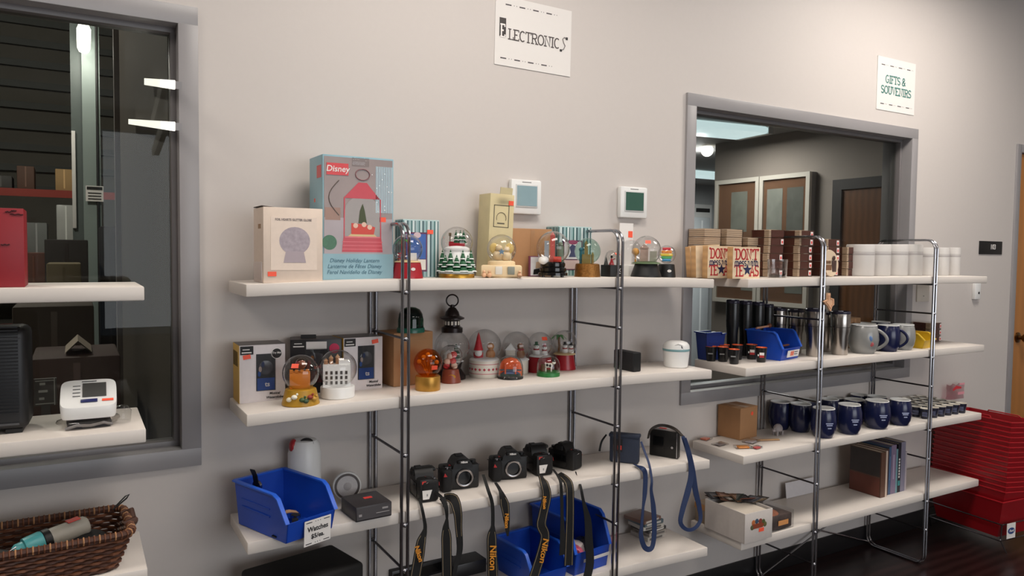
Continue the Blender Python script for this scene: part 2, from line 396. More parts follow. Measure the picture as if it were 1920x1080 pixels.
# white steel column
t = thing('steel_column', 'white painted steel column with a notice, seen through the window', 'column', (.19, 9, 0))
mb = MB(); mb.box(-.1, .06, -.1, -.08, 0, 6.15); mb.box(-.1, .06, .08, .1, 0, 6.15); mb.box(-.03, -.01, -.08, .08, 0, 6.15)
part('shaft', mb, mat('column_white', (140, 152, 148), .5, noise=.06, scale=3), t)
mb = MB(); mb.tube([(.03, -.115, 0), (.03, -.115, 2), (.035, -.115, 4), (.03, -.115, 6)], .012, 6); part('conduit', mb, M_ink, t)
mb = MB(); mb.box(-.08, .08, -.13, -.125, 2.03, 2.19); nb = part('notice_board', mb, M_paper, t)
mb = MB(); mb.box(-.07, .07, -.133, -.13, 2.15, 2.18); part('heading', mb, M_ink, nb)
mb = MB()
for k in range(3): mb.box(-.06, .06, -.133, -.13, 2.05+k*.03, 2.06+k*.03)
part('text_line', mb, M_ink, nb)
mb = MB(); mb.box(-.2, -.165, -.05, 0, 1.75, 2.75, bev=.004); part('pipe_cover', mb, M_paper, t)
mb = MB(); mb.box(-.2, -.1, -.02, .02, 0, 6.1); part('web_flange', mb, mat('column_shaded', (92, 100, 98), .5, noise=.08), t)  # darker grey puts the shaded side of the white column into the colour
# pallet racking with red beams
t = thing('pallet_rack', 'pallet racking with red beams behind the window glass', 'rack', (-.9, 10.6, 0))
for x in (-1.6, 1.62):
    mb = MB(); mb.box(x, x+.08, 0, .08, 0, 4.2); part('upright', mb, mat('rack_green', (50, 62, 58), .5, noise=.1), t)
mr = mat('rack_red', (150, 52, 40), .5, noise=.12)
for z in (.55, 1.35, 2.15):
    mb = MB(); mb.box(-1.6, 1.7, -.03, 0, z, z+.09); part('beam', mb, mr, t)
    mb = MB(); mb.box(-1.6, 1.7, 0, 1.0, z+.06, z+.08); part('deck', mb, M_dk, t)
def wbox(name, px0, py0, px1, py1, Y, d, rgb, label, cat, z0=None, grp=None, rough=.75):
    a = ony(px0, py1, Y); b = ony(px1, py0, Y); zz = a.z if z0 is None else z0
    o = thing(name, label, cat, ((a.x+b.x)/2, Y, zz), 0, grp)
    w_ = (b.x-a.x)/2; h = b.z-zz; m = mat(name+str(rgb), rgb, rough, noise=.12, scale=6)
    mb = MB(); mb.box(-w_, w_, 0, d, 0, h, bev=min(.01, h*.05)); part('body', mb, m, o)
    mb = MB(); mb.box(-w_*.08, w_*.08, -.002, 0, h*.1, h*.98); part('tape', mb, mat(name+'t'+str(rgb), tuple(min(255, int(c*1.25)+8) for c in rgb), .5, noise=.05), o)
    return o
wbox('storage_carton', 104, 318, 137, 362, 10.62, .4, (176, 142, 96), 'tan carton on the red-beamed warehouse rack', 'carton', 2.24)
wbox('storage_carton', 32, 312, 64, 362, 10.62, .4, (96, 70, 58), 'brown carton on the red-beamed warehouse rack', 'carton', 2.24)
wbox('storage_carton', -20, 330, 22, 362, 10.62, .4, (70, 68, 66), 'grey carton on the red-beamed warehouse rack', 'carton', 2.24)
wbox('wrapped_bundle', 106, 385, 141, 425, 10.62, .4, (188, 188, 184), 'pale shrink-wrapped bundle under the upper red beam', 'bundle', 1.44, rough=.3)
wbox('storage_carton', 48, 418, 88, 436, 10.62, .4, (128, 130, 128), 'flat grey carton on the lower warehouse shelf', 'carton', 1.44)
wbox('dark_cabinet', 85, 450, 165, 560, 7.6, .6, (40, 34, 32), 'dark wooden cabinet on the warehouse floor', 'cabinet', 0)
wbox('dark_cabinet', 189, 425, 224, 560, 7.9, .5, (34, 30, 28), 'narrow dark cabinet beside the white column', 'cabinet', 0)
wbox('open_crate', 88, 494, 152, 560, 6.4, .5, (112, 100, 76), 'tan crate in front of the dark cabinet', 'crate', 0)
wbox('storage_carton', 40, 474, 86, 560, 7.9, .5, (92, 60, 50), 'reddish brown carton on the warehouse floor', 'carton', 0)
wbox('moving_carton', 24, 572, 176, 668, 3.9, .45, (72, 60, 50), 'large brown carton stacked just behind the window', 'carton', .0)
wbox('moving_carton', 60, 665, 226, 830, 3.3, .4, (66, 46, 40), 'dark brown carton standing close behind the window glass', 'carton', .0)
# bent cardboard flap and framed notice on the near carton
mb = MB(); a = ony(122, 663, 3.4); b = ony(146, 639, 3.4); c = ony(172, 663, 3.4); d = ony(138, 650, 3.4)
z0c = ony(150, 665, 3.3).z
mb.add([(a.x, 3.34, z0c), (b.x, 3.34, b.z), (b.x, 3.6, b.z), (a.x, 3.6, z0c), (c.x, 3.34, z0c), (c.x, 3.6, z0c)], [(0, 1, 2, 3), (1, 4, 5, 2)])
mb.add([(a.x, 3.34, z0c+.004), (b.x, 3.34, b.z+.006), (b.x, 3.6, b.z+.006), (a.x, 3.6, z0c+.004), (c.x, 3.34, z0c+.004), (c.x, 3.6, z0c+.004)], [(0, 1, 2, 3), (1, 4, 5, 2)])
solo('cardboard_flap', mb, mat('pale_card', (168, 154, 138), .8, noise=.05), 'bent pale cardboard lying on the dark brown carton', 'cardboard')
a = ony(64, 762, 2.95); b = ony(106, 709, 2.95)
t = thing('framed_notice', 'framed notice standing behind the window glass', 'notice', ((a.x+b.x)/2, 2.95, 0)); w_ = (b.x-a.x)/2
mb = MB(); mb.box(-w_, w_, 0, .02, a.z, b.z); mb.box(-w_*.4, w_*.4, .005, .02, 0, a.z); part('frame', mb, mat('dark_notice', (60, 52, 48), .4, noise=.05), t)
mb = MB()
for q in ((-w_+.004, w_-.004, b.z-.008, b.z-.005), (-w_+.004, w_-.004, a.z+.005, a.z+.008), (w_-.008, w_-.005, a.z, b.z)): mb.box(q[0], q[1], -.001, 0, q[2], q[3])
for k, (q0, q1) in enumerate(((.25, .5), (.2, .6), (.22, .45))): mb.box(w_*(q0*2-1), w_*(q1*2-1), -.001, 0, a.z+.02+(2-k)*.025, a.z+.028+(2-k)*.025)
part('lettering', mb, mat('notice_print', (150, 145, 138), .6, noise=.03), t)
# strip lights in the warehouse, one of them added, and bars for reflected lights
def tubelight(p0, p1, label, r=.03, power=10):
    p0 = Vector(p0); p1 = Vector(p1); mid = (p0+p1)/2
    t = thing('strip_light', label, 'strip light', mid)
    mb = MB(); mb.tube([p0-mid, p1-mid], r, 8); part('tube', mb, M_tube, t)
    mb = MB(); d = (p1-p0).normalized(); sd = Vector((0, 0, 1))
    mb.ribbon([p0-mid+sd*(r+.006), p1-mid+sd*(r+.006)], r*1.6, (0, 0, 1), .008); part('housing', mb, M_frame, t)
    l = bpy.data.lights.new('tube_glow', 'POINT'); l.energy = power; l.shadow_soft_size = .1; l.color = (1, .95, .86)
    o = bpy.data.objects.new('tube_glow', l); COL.objects.link(o); o.parent = t; o.location = (0, 0, -r-.05)
def reflection_bar(p0, p1, label):  # glowing bar in place of a shop light's reflection in the window glass
    mid = (p0+p1)/2; t = thing('strip_light', label, 'strip light', mid)
    mb = MB(); mb.ribbon([p0-mid, p1-mid], .024, (-1, 0, 0), .006); part('diffuser', mb, mat('reflection_lit', (255, 250, 238), .4, emit=1.3), t)
    mb = MB(); mb.ribbon([p0-mid+Vector((.012, 0, 0)), p1-mid+Vector((.012, 0, 0))], .02, (-1, 0, 0), .016); part('housing', mb, M_frame, t)
M_tube = mat('lit_tube', (255, 250, 238), .4, emit=5)
reflection_bar(onx(272, 153, .235), onx(326, 159, .235), 'short glowing bar standing in for a ceiling light reflected in the glass, upper of two')
reflection_bar(onx(242, 228, .235), onx(326, 237, .235), 'longer glowing bar standing in for a ceiling light reflected in the glass, lower of two')
tubelight(ony(157, 55, 8.2), ony(157, 90, 8.9), 'strip light hanging beside the top of the white column', .06, 14)
tubelight(ony(142, 178, 9.6), ony(142, 202, 9.6), 'small strip light halfway up the white column', .02, 10)
tubelight((-1.6, 5.0, 5.3), (-1.6, 7.5, 5.3), 'added unseen strip light brightening the middle of the warehouse', .05, 420)  # lamp added out of view to brighten the warehouse

# ---------------------------------------------------------------- what lies behind window 2: an office
M_off = mat('office_wall', (172, 162, 154), .7, noise=.02, scale=20)
XS = 4.5
mb = MB(); mb.box(1.1, 9, 2.58, 7.2, -.1, 0); struct('floor_office', mb, M_dk)
mb = MB(); mb.box(1.1, 9, 7.1, 7.24, 0, 2.45); mb.box(1.1, 1.2, 2.58, 7.1, 0, 2.45); mb.box(8.9, 9, 2.58, 7.1, 0, 2.45)
struct('wall_office', mb, mat('office_far_wall', (176, 176, 176), .7, noise=.02))
mb = MB(); mb.box(XS, XS+.12, 2.58, 4.42, 0, 2.45); struct('wall_office_side', mb, M_off)
mb = MB(); mb.box(1.1, 9, 2.58, 7.24, 2.45, 2.55); struct('ceiling_office', mb, mat('office_ceiling', (150, 148, 146), .8, noise=.03))
# notice cabinet on the office side wall
ya, yb = 3.45, 4.34; z0 = 1.18; z1 = 2.14
t = thing('notice_cabinet', 'glazed cork notice cabinet with two doors on the office wall', 'notice board', (XS-.001, 3.9, z0))
def L(y): return y-3.9
mb = MB(); H = z1-z0
mb.box(-.05, -.001, L(ya), L(yb), 0, H); part('case', mb, M_frame, t)
mw = mat('cabinet_trim', (226, 220, 210), .4, noise=.02)
ym = (ya+yb)/2
for k, (a, b) in enumerate(((ya, ym-.004), (ym+.004, yb))):
    mb = MB()
    mb.box(-.075, -.05, L(a), L(b), 0, .032); mb.box(-.075, -.05, L(a), L(b), H-.032, H); mb.box(-.075, -.05, L(a), L(a)+.032, .032, H-.032); mb.box(-.075, -.05, L(b)-.032, L(b), .032, H-.032)
    dr = part('door', mb, mw, t)
    mb = MB(); mb.box(-.058, -.05, L(a)+.032, L(b)-.032, .032, H-.032); part('cork', mb, mat('cork', (176, 128, 104), .9, noise=.12, scale=60), dr)
    mb = MB(); mb.box(-.07, -.067, L(a)+.032, L(b)-.032, .032, H-.032); part('pane', mb, M_pane, dr)
    sheets = ((.12, .28, .55, .86, (188, 186, 180)), (.02, .16, .1, .3, (216, 212, 205)), (.2, .33, .12, .3, (120, 112, 116))) if k else ((.05, .2, .1, .32, (190, 188, 184)), (.06, .2, .52, .86, (150, 148, 146)), (.24, .38, .48, .86, (206, 204, 200)))
    for s0, s1, t0, t1, c in sheets:
        mb = MB(); mb.box(-.06, -.058, L(a)+s0, L(a)+s1, t0, t1); part('paper_sheet', mb, mat('sheet'+str(c), c, .7, noise=.3, scale=14), dr)
    mb = MB(); mb.sphere((-.08, L(b if k == 0 else a)+(-.02 if k == 0 else .02), .22), .012); part('lock', mb, M_chrome, dr)
# office door beside the cabinet
t = thing('office_door', 'brown wooden door in a dark frame inside the office', 'door', (XS, 2.9, 0))
mb = MB(); mb.box(-.03, 0, .33, .4, 0, 2.07); mb.box(-.03, 0, -.27, .33, 2.0, 2.07); part('frame', mb, mat('dark_door_frame', (62, 60, 60), .5, noise=.05), t)
mb = MB(); mb.box(-.015, 0, -.27, .33, 0, 2.0); part('leaf', mb, mat('brown_door', (118, 78, 48), .45, noise=.15, scale=7, wave='Y'), t)
mb = MB(); p = ony(1317, 365, 7.1); mb.box(p.x-.16, p.x+.16, 7.085, 7.098, 1.75, 2.2)
po = solo('wall_poster', mb, M_paper, 'white poster on the far office wall', 'poster')
mb = MB(); mb.box(p.x-.12, p.x+.12, 7.08, 7.085, 2.1, 2.15); mb.box(p.x-.05, p.x+.05, 7.08, 7.085, 1.88, 2.02); part('heading', mb, M_ink, po)
wbox('office_cabinet', 1300, 408, 1332, 470, 7.0, .08, (206, 208, 210), 'white cabinet against the far office wall', 'cabinet', 0)
# office ceiling fittings
t = thing('office_light', 'long lit ceiling fitting in the office behind the glass', 'ceiling light', (3.82, 3.82, 2.448), -.12)
mb = MB(); mb.box(-.42, .38, -.17, .17, -.05, -.001, bev=.015); part('diffuser', mb, mat('office_diffuser', (222, 244, 248), .4, emit=.95), t)
mb = MB(); mb.box(.38, .42, -.17, .17, -.05, -.001); part('end_cap', mb, M_whitep, t)
l = bpy.data.lights.new('tube', 'AREA'); l.shape = 'RECTANGLE'; l.size = .8; l.size_y = .34; l.energy = 13; l.color = (1, .95, .9)
o = bpy.data.objects.new('tube', l); COL.objects.link(o); o.parent = t; o.location = (0, 0, -.06)
p = ony(1326, 282, 4.56)
t = thing('office_spot', 'small lit spot lamp near the far office wall', 'lamp', (p.x, 4.56, 2.449))
mb = MB(); mb.cyl((0, 0, p.z-2.45), .02, 2.448-p.z, 8); part('stem', mb, M_frame, t)
mb = MB(); mb.sphere((0, 0, p.z-2.45), .05); part('bulb', mb, M_tube, t)
l = bpy.data.lights.new('bulb_glow', 'POINT'); l.energy = 5; l.shadow_soft_size = .05; o = bpy.data.objects.new('bulb_glow', l); COL.objects.link(o); o.parent = t; o.location = (.1, .2, p.z-2.5)

t = thing('office_light', 'added ceiling fitting brightening the far end of the office', 'ceiling light', (5.9, 6.0, 2.448))  # lamp added to brighten the far office wall
mb = MB(); mb.box(-.5, .5, -.15, .15, -.05, -.001, bev=.015); part('diffuser', mb, mat('office_diffuser', (1, 1, 1)), t)
mb = MB(); mb.box(.5, .54, -.15, .15, -.05, -.001); part('end_cap', mb, M_whitep, t)
l = bpy.data.lights.new('tube', 'AREA'); l.shape = 'RECTANGLE'; l.size = 1; l.size_y = .3; l.energy = 45; l.color = (.95, .98, 1)
o = bpy.data.objects.new('tube', l); COL.objects.link(o); o.parent = t; o.location = (0, 0, -.06)

# ---------------------------------------------------------------- things on the wall
def signcard(x0, x1, z0, z1, label, tilt=0, loc_y=WALL):
    t = thing('wall_sign', label, 'sign', ((x0+x1)/2, loc_y, (z0+z1)/2), 0, ry=tilt)
    mb = MB(); mb.box(-(x1-x0)/2, (x1-x0)/2, -.003, 0, -(z1-z0)/2, (z1-z0)/2); part('card', mb, M_sign, t)
    return t
M_sign = mat('laminated_sign', (230, 226, 222), .12, noise=.01, coat=.5)
t = signcard(1.348, 1.688, 2.243, 2.497, 'laminated white sign lettered ELECTRONICS', .012)
def dashes(t, z, xs, w, m):
    for x in xs:
        mb = MB(); mb.box(x-w/2, x+w/2, -.0036, -.003, z-.0022, z+.0022); part('border_dash', mb, m, t)
        for k in (1, 2): mb = MB(); mb.box(x+w/2+.011*k, x+w/2+.011*k+.002, -.0036, -.003, z-.001, z+.002); part('border_dot', mb, m, t)
M_dash = mat('sign_dash', (70, 64, 66), .6, noise=.05)
dashes(t, .098, (-.115, -.055, .005, .065), .025, M_dash); dashes(t, -.1, (-.133, -.073, -.013, .047), .025, M_dash)
mb = MB(); mb.box(-.152, -.124, -.0038, -.003, -.022, .047, bev=.0004); mb2 = part('phone_icon', mb, mat('icon_dark', (60, 54, 52), .6, noise=.03), t)
slab(t, 'E', .045, M_paper, TR(-.137, -.0042, 0), .13, .7)
slab(t, 'LECTRONIC', .037, mat('sign_grey_ink', (74, 66, 64), .6, noise=.03), TR(.002, -.0034, -.008), .13, 1.06)
mb = MB(); mb.tube([(.125, -.0045, -.03), (.135, -.0045, -.026), (.142, -.0045, -.012), (.134, -.0045, .0), (.13, -.0045, .012), (.137, -.0045, .02), (.146, -.0045, .018)], .0018, 6); part('cable_letter', mb, mat('cable_grey', (130, 124, 122), .6, noise=.03), t)
for q in ((.145, .153, .012, .022), (.118, .127, -.036, -.028)): mb = MB(); mb.box(q[0], q[1], -.0055, -.003, q[2], q[3]); part('cable_plug', mb, M_ink, t)
t = signcard(3.636, 3.972, 2.325, 2.602, 'laminated white sign lettered GIFTS & SOUVENIRS', .0)
M_teal = mat('teal_ink', (58, 120, 112), .6, noise=.04)
slab(t, 'GIFTS &', .038, M_teal, TR(-.008, -.0034, .027), .17, 1.15); slab(t, 'SOUVENIRS', .038, M_teal, TR(.0, -.0034, -.03), .17, 1.18)
dashes(t, .098, (-.12, -.045, .03, .105), .03, M_dash); dashes(t, -.105, (-.12, -.045, .03, .105), .03, M_dash)
def thermostat(px0, py0, px1, py1, label, scr):
    a = ony(px0, py1, WALL); b = ony(px1, py0, WALL); t = thing('thermostat', label, 'thermostat', ((a.x+b.x)/2, WALL, a.z)); w_ = (b.x-a.x)/2; h = b.z-a.z
    mb = MB(); mb.box(-w_, w_, -.026, 0, 0, h, bev=.006); part('housing', mb, M_whitep, t)
    mb = MB(); mb.box(-w_*.72, w_*.72, -.029, -.025, h*.2, h*.86, bev=.001); part('bezel', mb, mat('bezel_grey', (205, 205, 204), .3, noise=.01), t)
    mb = MB(); mb.box(-w_*.66, w_*.66, -.03, -.0285, h*.24, h*.82); part('screen', mb, scr, t)
    mb = MB(); mb.box(-w_*.3, w_*.3, -.0265, -.0255, h*.91, h*.94); part('maker_mark', mb, mat('mark_grey', (150, 150, 150), .5, noise=.02), t)
thermostat(952, 340, 1009, 401, 'white wall thermostat with a pale blue screen', mat('screen_blue', (142, 168, 176), .12, noise=.15, scale=8))
thermostat(1156, 353, 1207, 408, 'white wall thermostat with a dark green screen', mat('screen_green', (62, 96, 84), .15, noise=.08, scale=20))
t = thing('room_number_sign', 'black room number plate reading 103', 'sign', (4.81, WALL, 1.613))
mb = MB(); mb.box(-.128, .128, -.006, 0, -.04, .04, bev=.002); part('plate', mb, M_black, t)
txt(t, '103', .042, M_paper, TR(.02, -.0068, .004), bold=.0008)
a = ony(1821.5, 561, WALL); b = ony(1833.5, 527, WALL)
t = thing('wall_bracket', 'narrow white wall bracket under the end of the top shelf', 'bracket', ((a.x+b.x)/2, WALL, a.z))
mb = MB(); mb.box(-.03, .03, -.02, 0, 0, b.z-a.z, bev=.003); part('plate', mb, M_whitep, t)
mb = MB(); mb.cyl((0, 0, 0), .007, .003, 12, M=TR(.008, -.0195, .038, rx=PI/2)); part('screw', mb, M_ink, t)
a = ony(1716, 566, WALL); b = ony(1742, 532, WALL)
t = thing('switch_plate', 'blank beige wall plate beside the office window', 'wall plate', ((a.x+b.x)/2, WALL, a.z))
mb = MB(); mb.box(-.06, .06, -.008, 0, 0, b.z-a.z, bev=.003); part('plate', mb, mat('beige_plate', (202, 194, 182), .4, noise=.02), t)
mb = MB(); mb.box(-.004, .004, -.01, -.007, .03, .034); part('screw', mb, M_chrome, t)
a = ony(1157, 436, WALL); b = ony(1185, 414, WALL)

# ================================================================== RACKS
ZS = (1.4172, 1.0526, .6874, .3274); TH = .036
T1, T2, T3, T4 = [z+TH for z in ZS]
def droop(x):
    "boards sag a little where they overhang the side frames"
    for a, f0, f1, b, h in ((.40, .8796, 1.7164, 2.21, .0105), (2.36, 2.817, 3.6718, 4.17, .003)):
        if a <= x <= b:
            u = (f0-x)/(f0-a) if x < f0 else ((x-f1)/(b-f1) if x > f1 else 0)
            return h*(1-u**1.6)
    return 0
M_rung = mat('dark_chrome_rod', (92, 90, 94), .28, 1, noise=.05)
def rack(label, x0, x1, yf, frames, yb, brace=True):
    t = thing('display_rack', label, 'display rack', ((x0+x1)/2, yf, 0)); ox = (x0+x1)/2
    for z in ZS:
        mb = MB(); mb.box(x0-ox, x1-ox, 0, yb-.009-yf, z, z+TH, bev=.0035, seg=2)
        bm = bmesh.new(); me = mb.mesh('s'); bm.from_mesh(me)             # cut the board across so that its ends can droop
        for k in range(1, 12): bmesh.ops.bisect_plane(bm, geom=bm.verts[:]+bm.edges[:]+bm.faces[:], plane_co=(x0-ox+(x1-x0)*k/12, 0, 0), plane_no=(1, 0, 0))
        for v in bm.verts: v.co.z += droop(v.co.x+ox)
        bm.to_mesh(me); bm.free(); me.name = 'shelf'; me.materials.append(M_white)
        o = bpy.data.objects.new('shelf', me); COL.objects.link(o); o.parent = t
    for fx in frames:
        d = yb-yf; ya = -.008; r = .0054; R = .045; top = 1.636
        fr = None
        for dx in (-.0105, .0105):
            mb = MB()
            pts = []
            def arc(cy, cz, a0):
                for k in range(6):
                    a = math.radians(a0-90*k/5); pts.append((fx-ox+dx, cy+R*math.cos(a), cz+R*math.sin(a)))
            arc(ya+R, top-R, 180); arc(d-R, top-R, 90); arc(d-R, R*0+R+.006, 0); arc(ya+R, R+.006, -90)
            mb.tube(pts, r, 8, closed=True)
            if fr is None: fr = part('side_frame', mb, M_chrome, t)
            else: part('second_tube', mb, M_chrome, fr)
        for z in [q+droop(fx) for q in ZS]:
            for zz in (z-.0045, z-.149):
                mb = MB(); mb.tube([(fx-ox, ya, zz), (fx-ox, d, zz)], .0042, 8); part('rung', mb, M_rung, fr)
                for yy in (ya-.002, d): mb = MB(); mb.sphere((fx-ox, yy, zz), .0075, 10, 6); part('weld_knuckle', mb, M_chrome, fr)
    if brace:
        a, b = frames[0]-ox+.01, frames[1]-ox-.01; y = yb-yf-.012
        mb = MB(); mb.tube([(a, y, .3), (b, y, .02)], .004, 8); part('cross_brace', mb, M_chrome, t)
        mb = MB(); mb.tube([(a, y-.009, .02), (b, y-.009, .3)], .004, 8); part('cross_brace', mb, M_chrome, t)
    return t
YL, YR, Y0 = 2.1505, 2.1218, 2.10
rack('chrome and white shelf rack holding the snow globes and cameras', .4092, 2.2014, YL, (.8796, 1.7164), 2.43)
rack('chrome and white shelf rack holding mugs, coasters and tumblers', 2.3624, 4.1681, YR, (2.817, 3.6718), 2.424)
rack('chrome and white shelf rack holding the wicker basket and the red box', -1.64, .152, Y0, (-1.17, -.33), 2.41)
# ================================================================== SNOW GLOBES
def cone(mb, x, y, z, r, h, mi=0, n=10): mb.lathe([(0, 0), (r, 0), (0, h)], n, (x, y, z), mi)
def C(name, rgb, rough=.5, **k): return mat(name, rgb, rough, noise=k.pop('noise', .06), scale=k.pop('scale', 60), **k)
def surf(px, py, T, y=None):
    """point of a shelf seen at a pixel; y fixes the distance where the shelf is seen edge-on"""
    z = T
    for k in range(3):
        p = ony(px, py, y) if y else onz(px, py, z)
        z = T+droop(p.x)
    return Vector((p.x, p.y, z))
def place(px, py, T, r_px, y=None):
    """front-bottom pixel of a round thing on a shelf -> its centre and metres per pixel there"""
    p = surf(px, py, T, y); m = mpp(p); c = p + away(p)*r_px*m
    ym = WALL-.012-r_px*m
    if c.y > ym: c = surf(px, py, T, ym)
    return Vector((c.x, c.y, T+droop(c.x)+.0003)), mpp(c)
def globe(label, px, py, T, bw, ball, base='flare', base_m=None, top_py=None, figs=None, name='snow_globe', glass=None, dome=False, tag=None, group=None, bw2=None, y=None, fs=1.2):
    """ball=(cx,cy,r) in pixels; top_py = pixel row of the base's upper edge"""
    c, m = place(px, py, T, bw/2, y)
    R = bw/2*m; rb = ball[2]*m; zc = zat(ball[0], ball[1], c)-c.z; h = zat(px, top_py, c)-c.z
    if rb < .001: rb = R
    h = max(h, .008)
    t = thing(name, label, 'snow globe', c, face(c), group or 'snow globes')
    R2 = (bw2 or bw)/2*m
    mb = MB()
    if base == 'flare': mb.lathe([(0, 0), (R, 0), (R, h*.08), (R*.985, h*.14), (R2*.93, h*.85), (R2*.9, h*.96), (R2*.8, h), (0, h)], 36)
    elif base == 'drum': mb.lathe([(0, 0), (R*.97, 0), (R, h*.05), (R, h*.93), (R*.97, h), (0, h)], 36)
    elif base == 'tiers':
        mb.lathe([(0, .006), (R, .006), (R, h*.28), (R*.9, h*.32), (R*.86, h*.36), (R*.9, h*.4), (R*.9, h*.6), (R*.82, h*.64), (R*.8, h*.68), (R*.84, h*.72), (R*.84, h*.92), (R*.76, h), (0, h)], 36)
        for k in range(3):
            a = -PI/2+(k-1)*.9; f_ = MB(); f_.cyl((R*.8*math.cos(a), R*.8*math.sin(a), 0), .006, .008, 10); part('foot', f_, M_blackg, t)
    elif base == 'ring': mb.lathe([(0, 0), (R, 0), (R, h*.75), (R*.95, h), (0, h)], 36)
    elif base == 'lumpy':
        mb.lathe([(0, 0), (R, 0), (R, h*.12), (R*.9, h*.2), (R*.8, h*.45), (R*.84, h*.7), (R*.82, h*.94), (R*.7, h), (0, h)], 36)
    part('base', mb, base_m, t)
    # glass: sphere cut by the base, or a dome
    g = MB()
    if dome:
        hh = zat(ball[0], ball[1]-ball[2], c)-c.z
        k = hh-h; g.lathe([(rb, h*.9), (rb*1.0, h+k*.25), (rb*.97, h+k*.5), (rb*.88, h+k*.7), (rb*.7, h+k*.86), (rb*.4, h+k*.965), (0, hh)], 32)
        zc = h
    else:
        z0 = max(-.97, min(.2, (h*.97-zc)/rb)); g.sphere((0, 0, zc), rb, 36, 22, z0, 1)
    go = part('glass', g, glass or M_glass, t)
    if figs: figs(t, rb*(1 if dome else fs), zc, h)
    if tag:
        a, b = tag; tagbox(t, TR(a*rb, -math.sqrt(max(.02, 1.02-a*a-b*b))*rb-.001, zc+b*rb, rx=-math.asin(b), rz=math.asin(max(-.9, min(.9, a/math.sqrt(max(.05, 1-b*b)))))), .021, .014)
    return t
def P_(t, name, fn, m):
    mb = MB(); fn(mb); return part(name, mb, m, t)
def ground(t, r, h, m=M_snow, k=.75): P_(t, 'snow_ground', lambda b: b.sphere((0, 0, h-.001), r*k, 24, 6, 0, 1, sz=.18), m)
def tree(t, x, y, z, r, h, m=M_green, snow=True):
    def fn(b):
        for k in range(3): cone(b, x, y, z+h*(.12+.26*k), r*(1-.25*k), h*.42)
        b.cyl((x, y, z), r*.2, h*.15, 8)
    P_(t, 'pine_tree', fn, m)
    if snow:
        def fs(b):
            for k in range(3): b.lathe([(r*(1-.25*k)*1.02, 0), (r*(1-.25*k)*.7, h*.1)], 10, (x, y, z+h*(.125+.26*k)))
            cone(b, x, y, z+h*.9, r*.2, h*.12)
        P_(t, 'snow_cap', fs, M_snow)
def palm(t, x, y, z, h, m=None):
    P_(t, 'palm_trunk', lambda b: b.tube([(x, y, z), (x+h*.04, y, z+h*.4), (x, y, z+h*.85)], h*.06, 8), C('palm_bark', (120, 84, 52)))
    for k in range(7):
        a = 2*PI*k/7
        def fn(b, a=a): b.ribbon([(x, y, z+h*.85), (x+h*.2*math.cos(a), y+h*.2*math.sin(a), z+h*.95), (x+h*.4*math.cos(a), y+h*.4*math.sin(a), z+h*.75)], [h*.1, h*.14, h*.03], (0, 0, 1), .0012)
        P_(t, 'palm_frond', fn, C('palm_leaf', (56, 128, 58)))
def snowman(t, x, y, z, h, hat=M_red, scarf=M_red):
    P_(t, 'snowman', lambda b: (b.sphere((x, y, z+h*.25), h*.27, 14, 8), b.sphere((x, y, z+h*.66), h*.2, 14, 8)), M_snow)
    P_(t, 'scarf', lambda b: b.lathe([(h*.2, 0), (h*.22, h*.04), (h*.2, h*.09)], 14, (x, y, z+h*.44)), scarf)
    P_(t, 'hat', lambda b: b.lathe([(h*.2, 0), (h*.2, h*.03), (h*.12, h*.05), (h*.1, h*.24), (0, h*.24)], 14, (x, y, z+h*.78)), hat)
    for s in (-1, 1): P_(t, 'eye', lambda b: b.sphere((x+s*h*.06, y-h*.18, z+h*.7), h*.03, 8, 6), M_ink)
def house(t, x, y, z, w_, d, h, wall, roof, ry=0):
    P_(t, 'house_wall', lambda b: b.box(x-w_/2, x+w_/2, y-d/2, y+d/2, z, z+h*.6), wall)
    P_(t, 'house_roof', lambda b: b.prism([(x-w_*.6, z+h*.58), (x+w_*.6, z+h*.58), (x, z+h)], y-d*.6, y+d*.6), roof)
def tower(t, x, y, z, r, h, wall, roof):
    P_(t, 'tower', lambda b: b.cyl((x, y, z), r, h*.7, 12), wall)
    P_(t, 'spire', lambda b: cone(b, x, y, z+h*.7, r*1.2, h*.3, n=12), roof)
def oval(t, x, y, z, w_, h, m=M_paper, rz=0):
    return P_(t, 'oval_label', lambda b: b.lathe([(0, .001), (w_/2, .001), (w_/2, 0)], 20, M=TR(x, y, z, rx=PI/2, rz=0) @ Matrix.Diagonal((1, h/w_, 1, 1))), m)

M_cream = C('cream_ceramic', (226, 220, 208), .4)
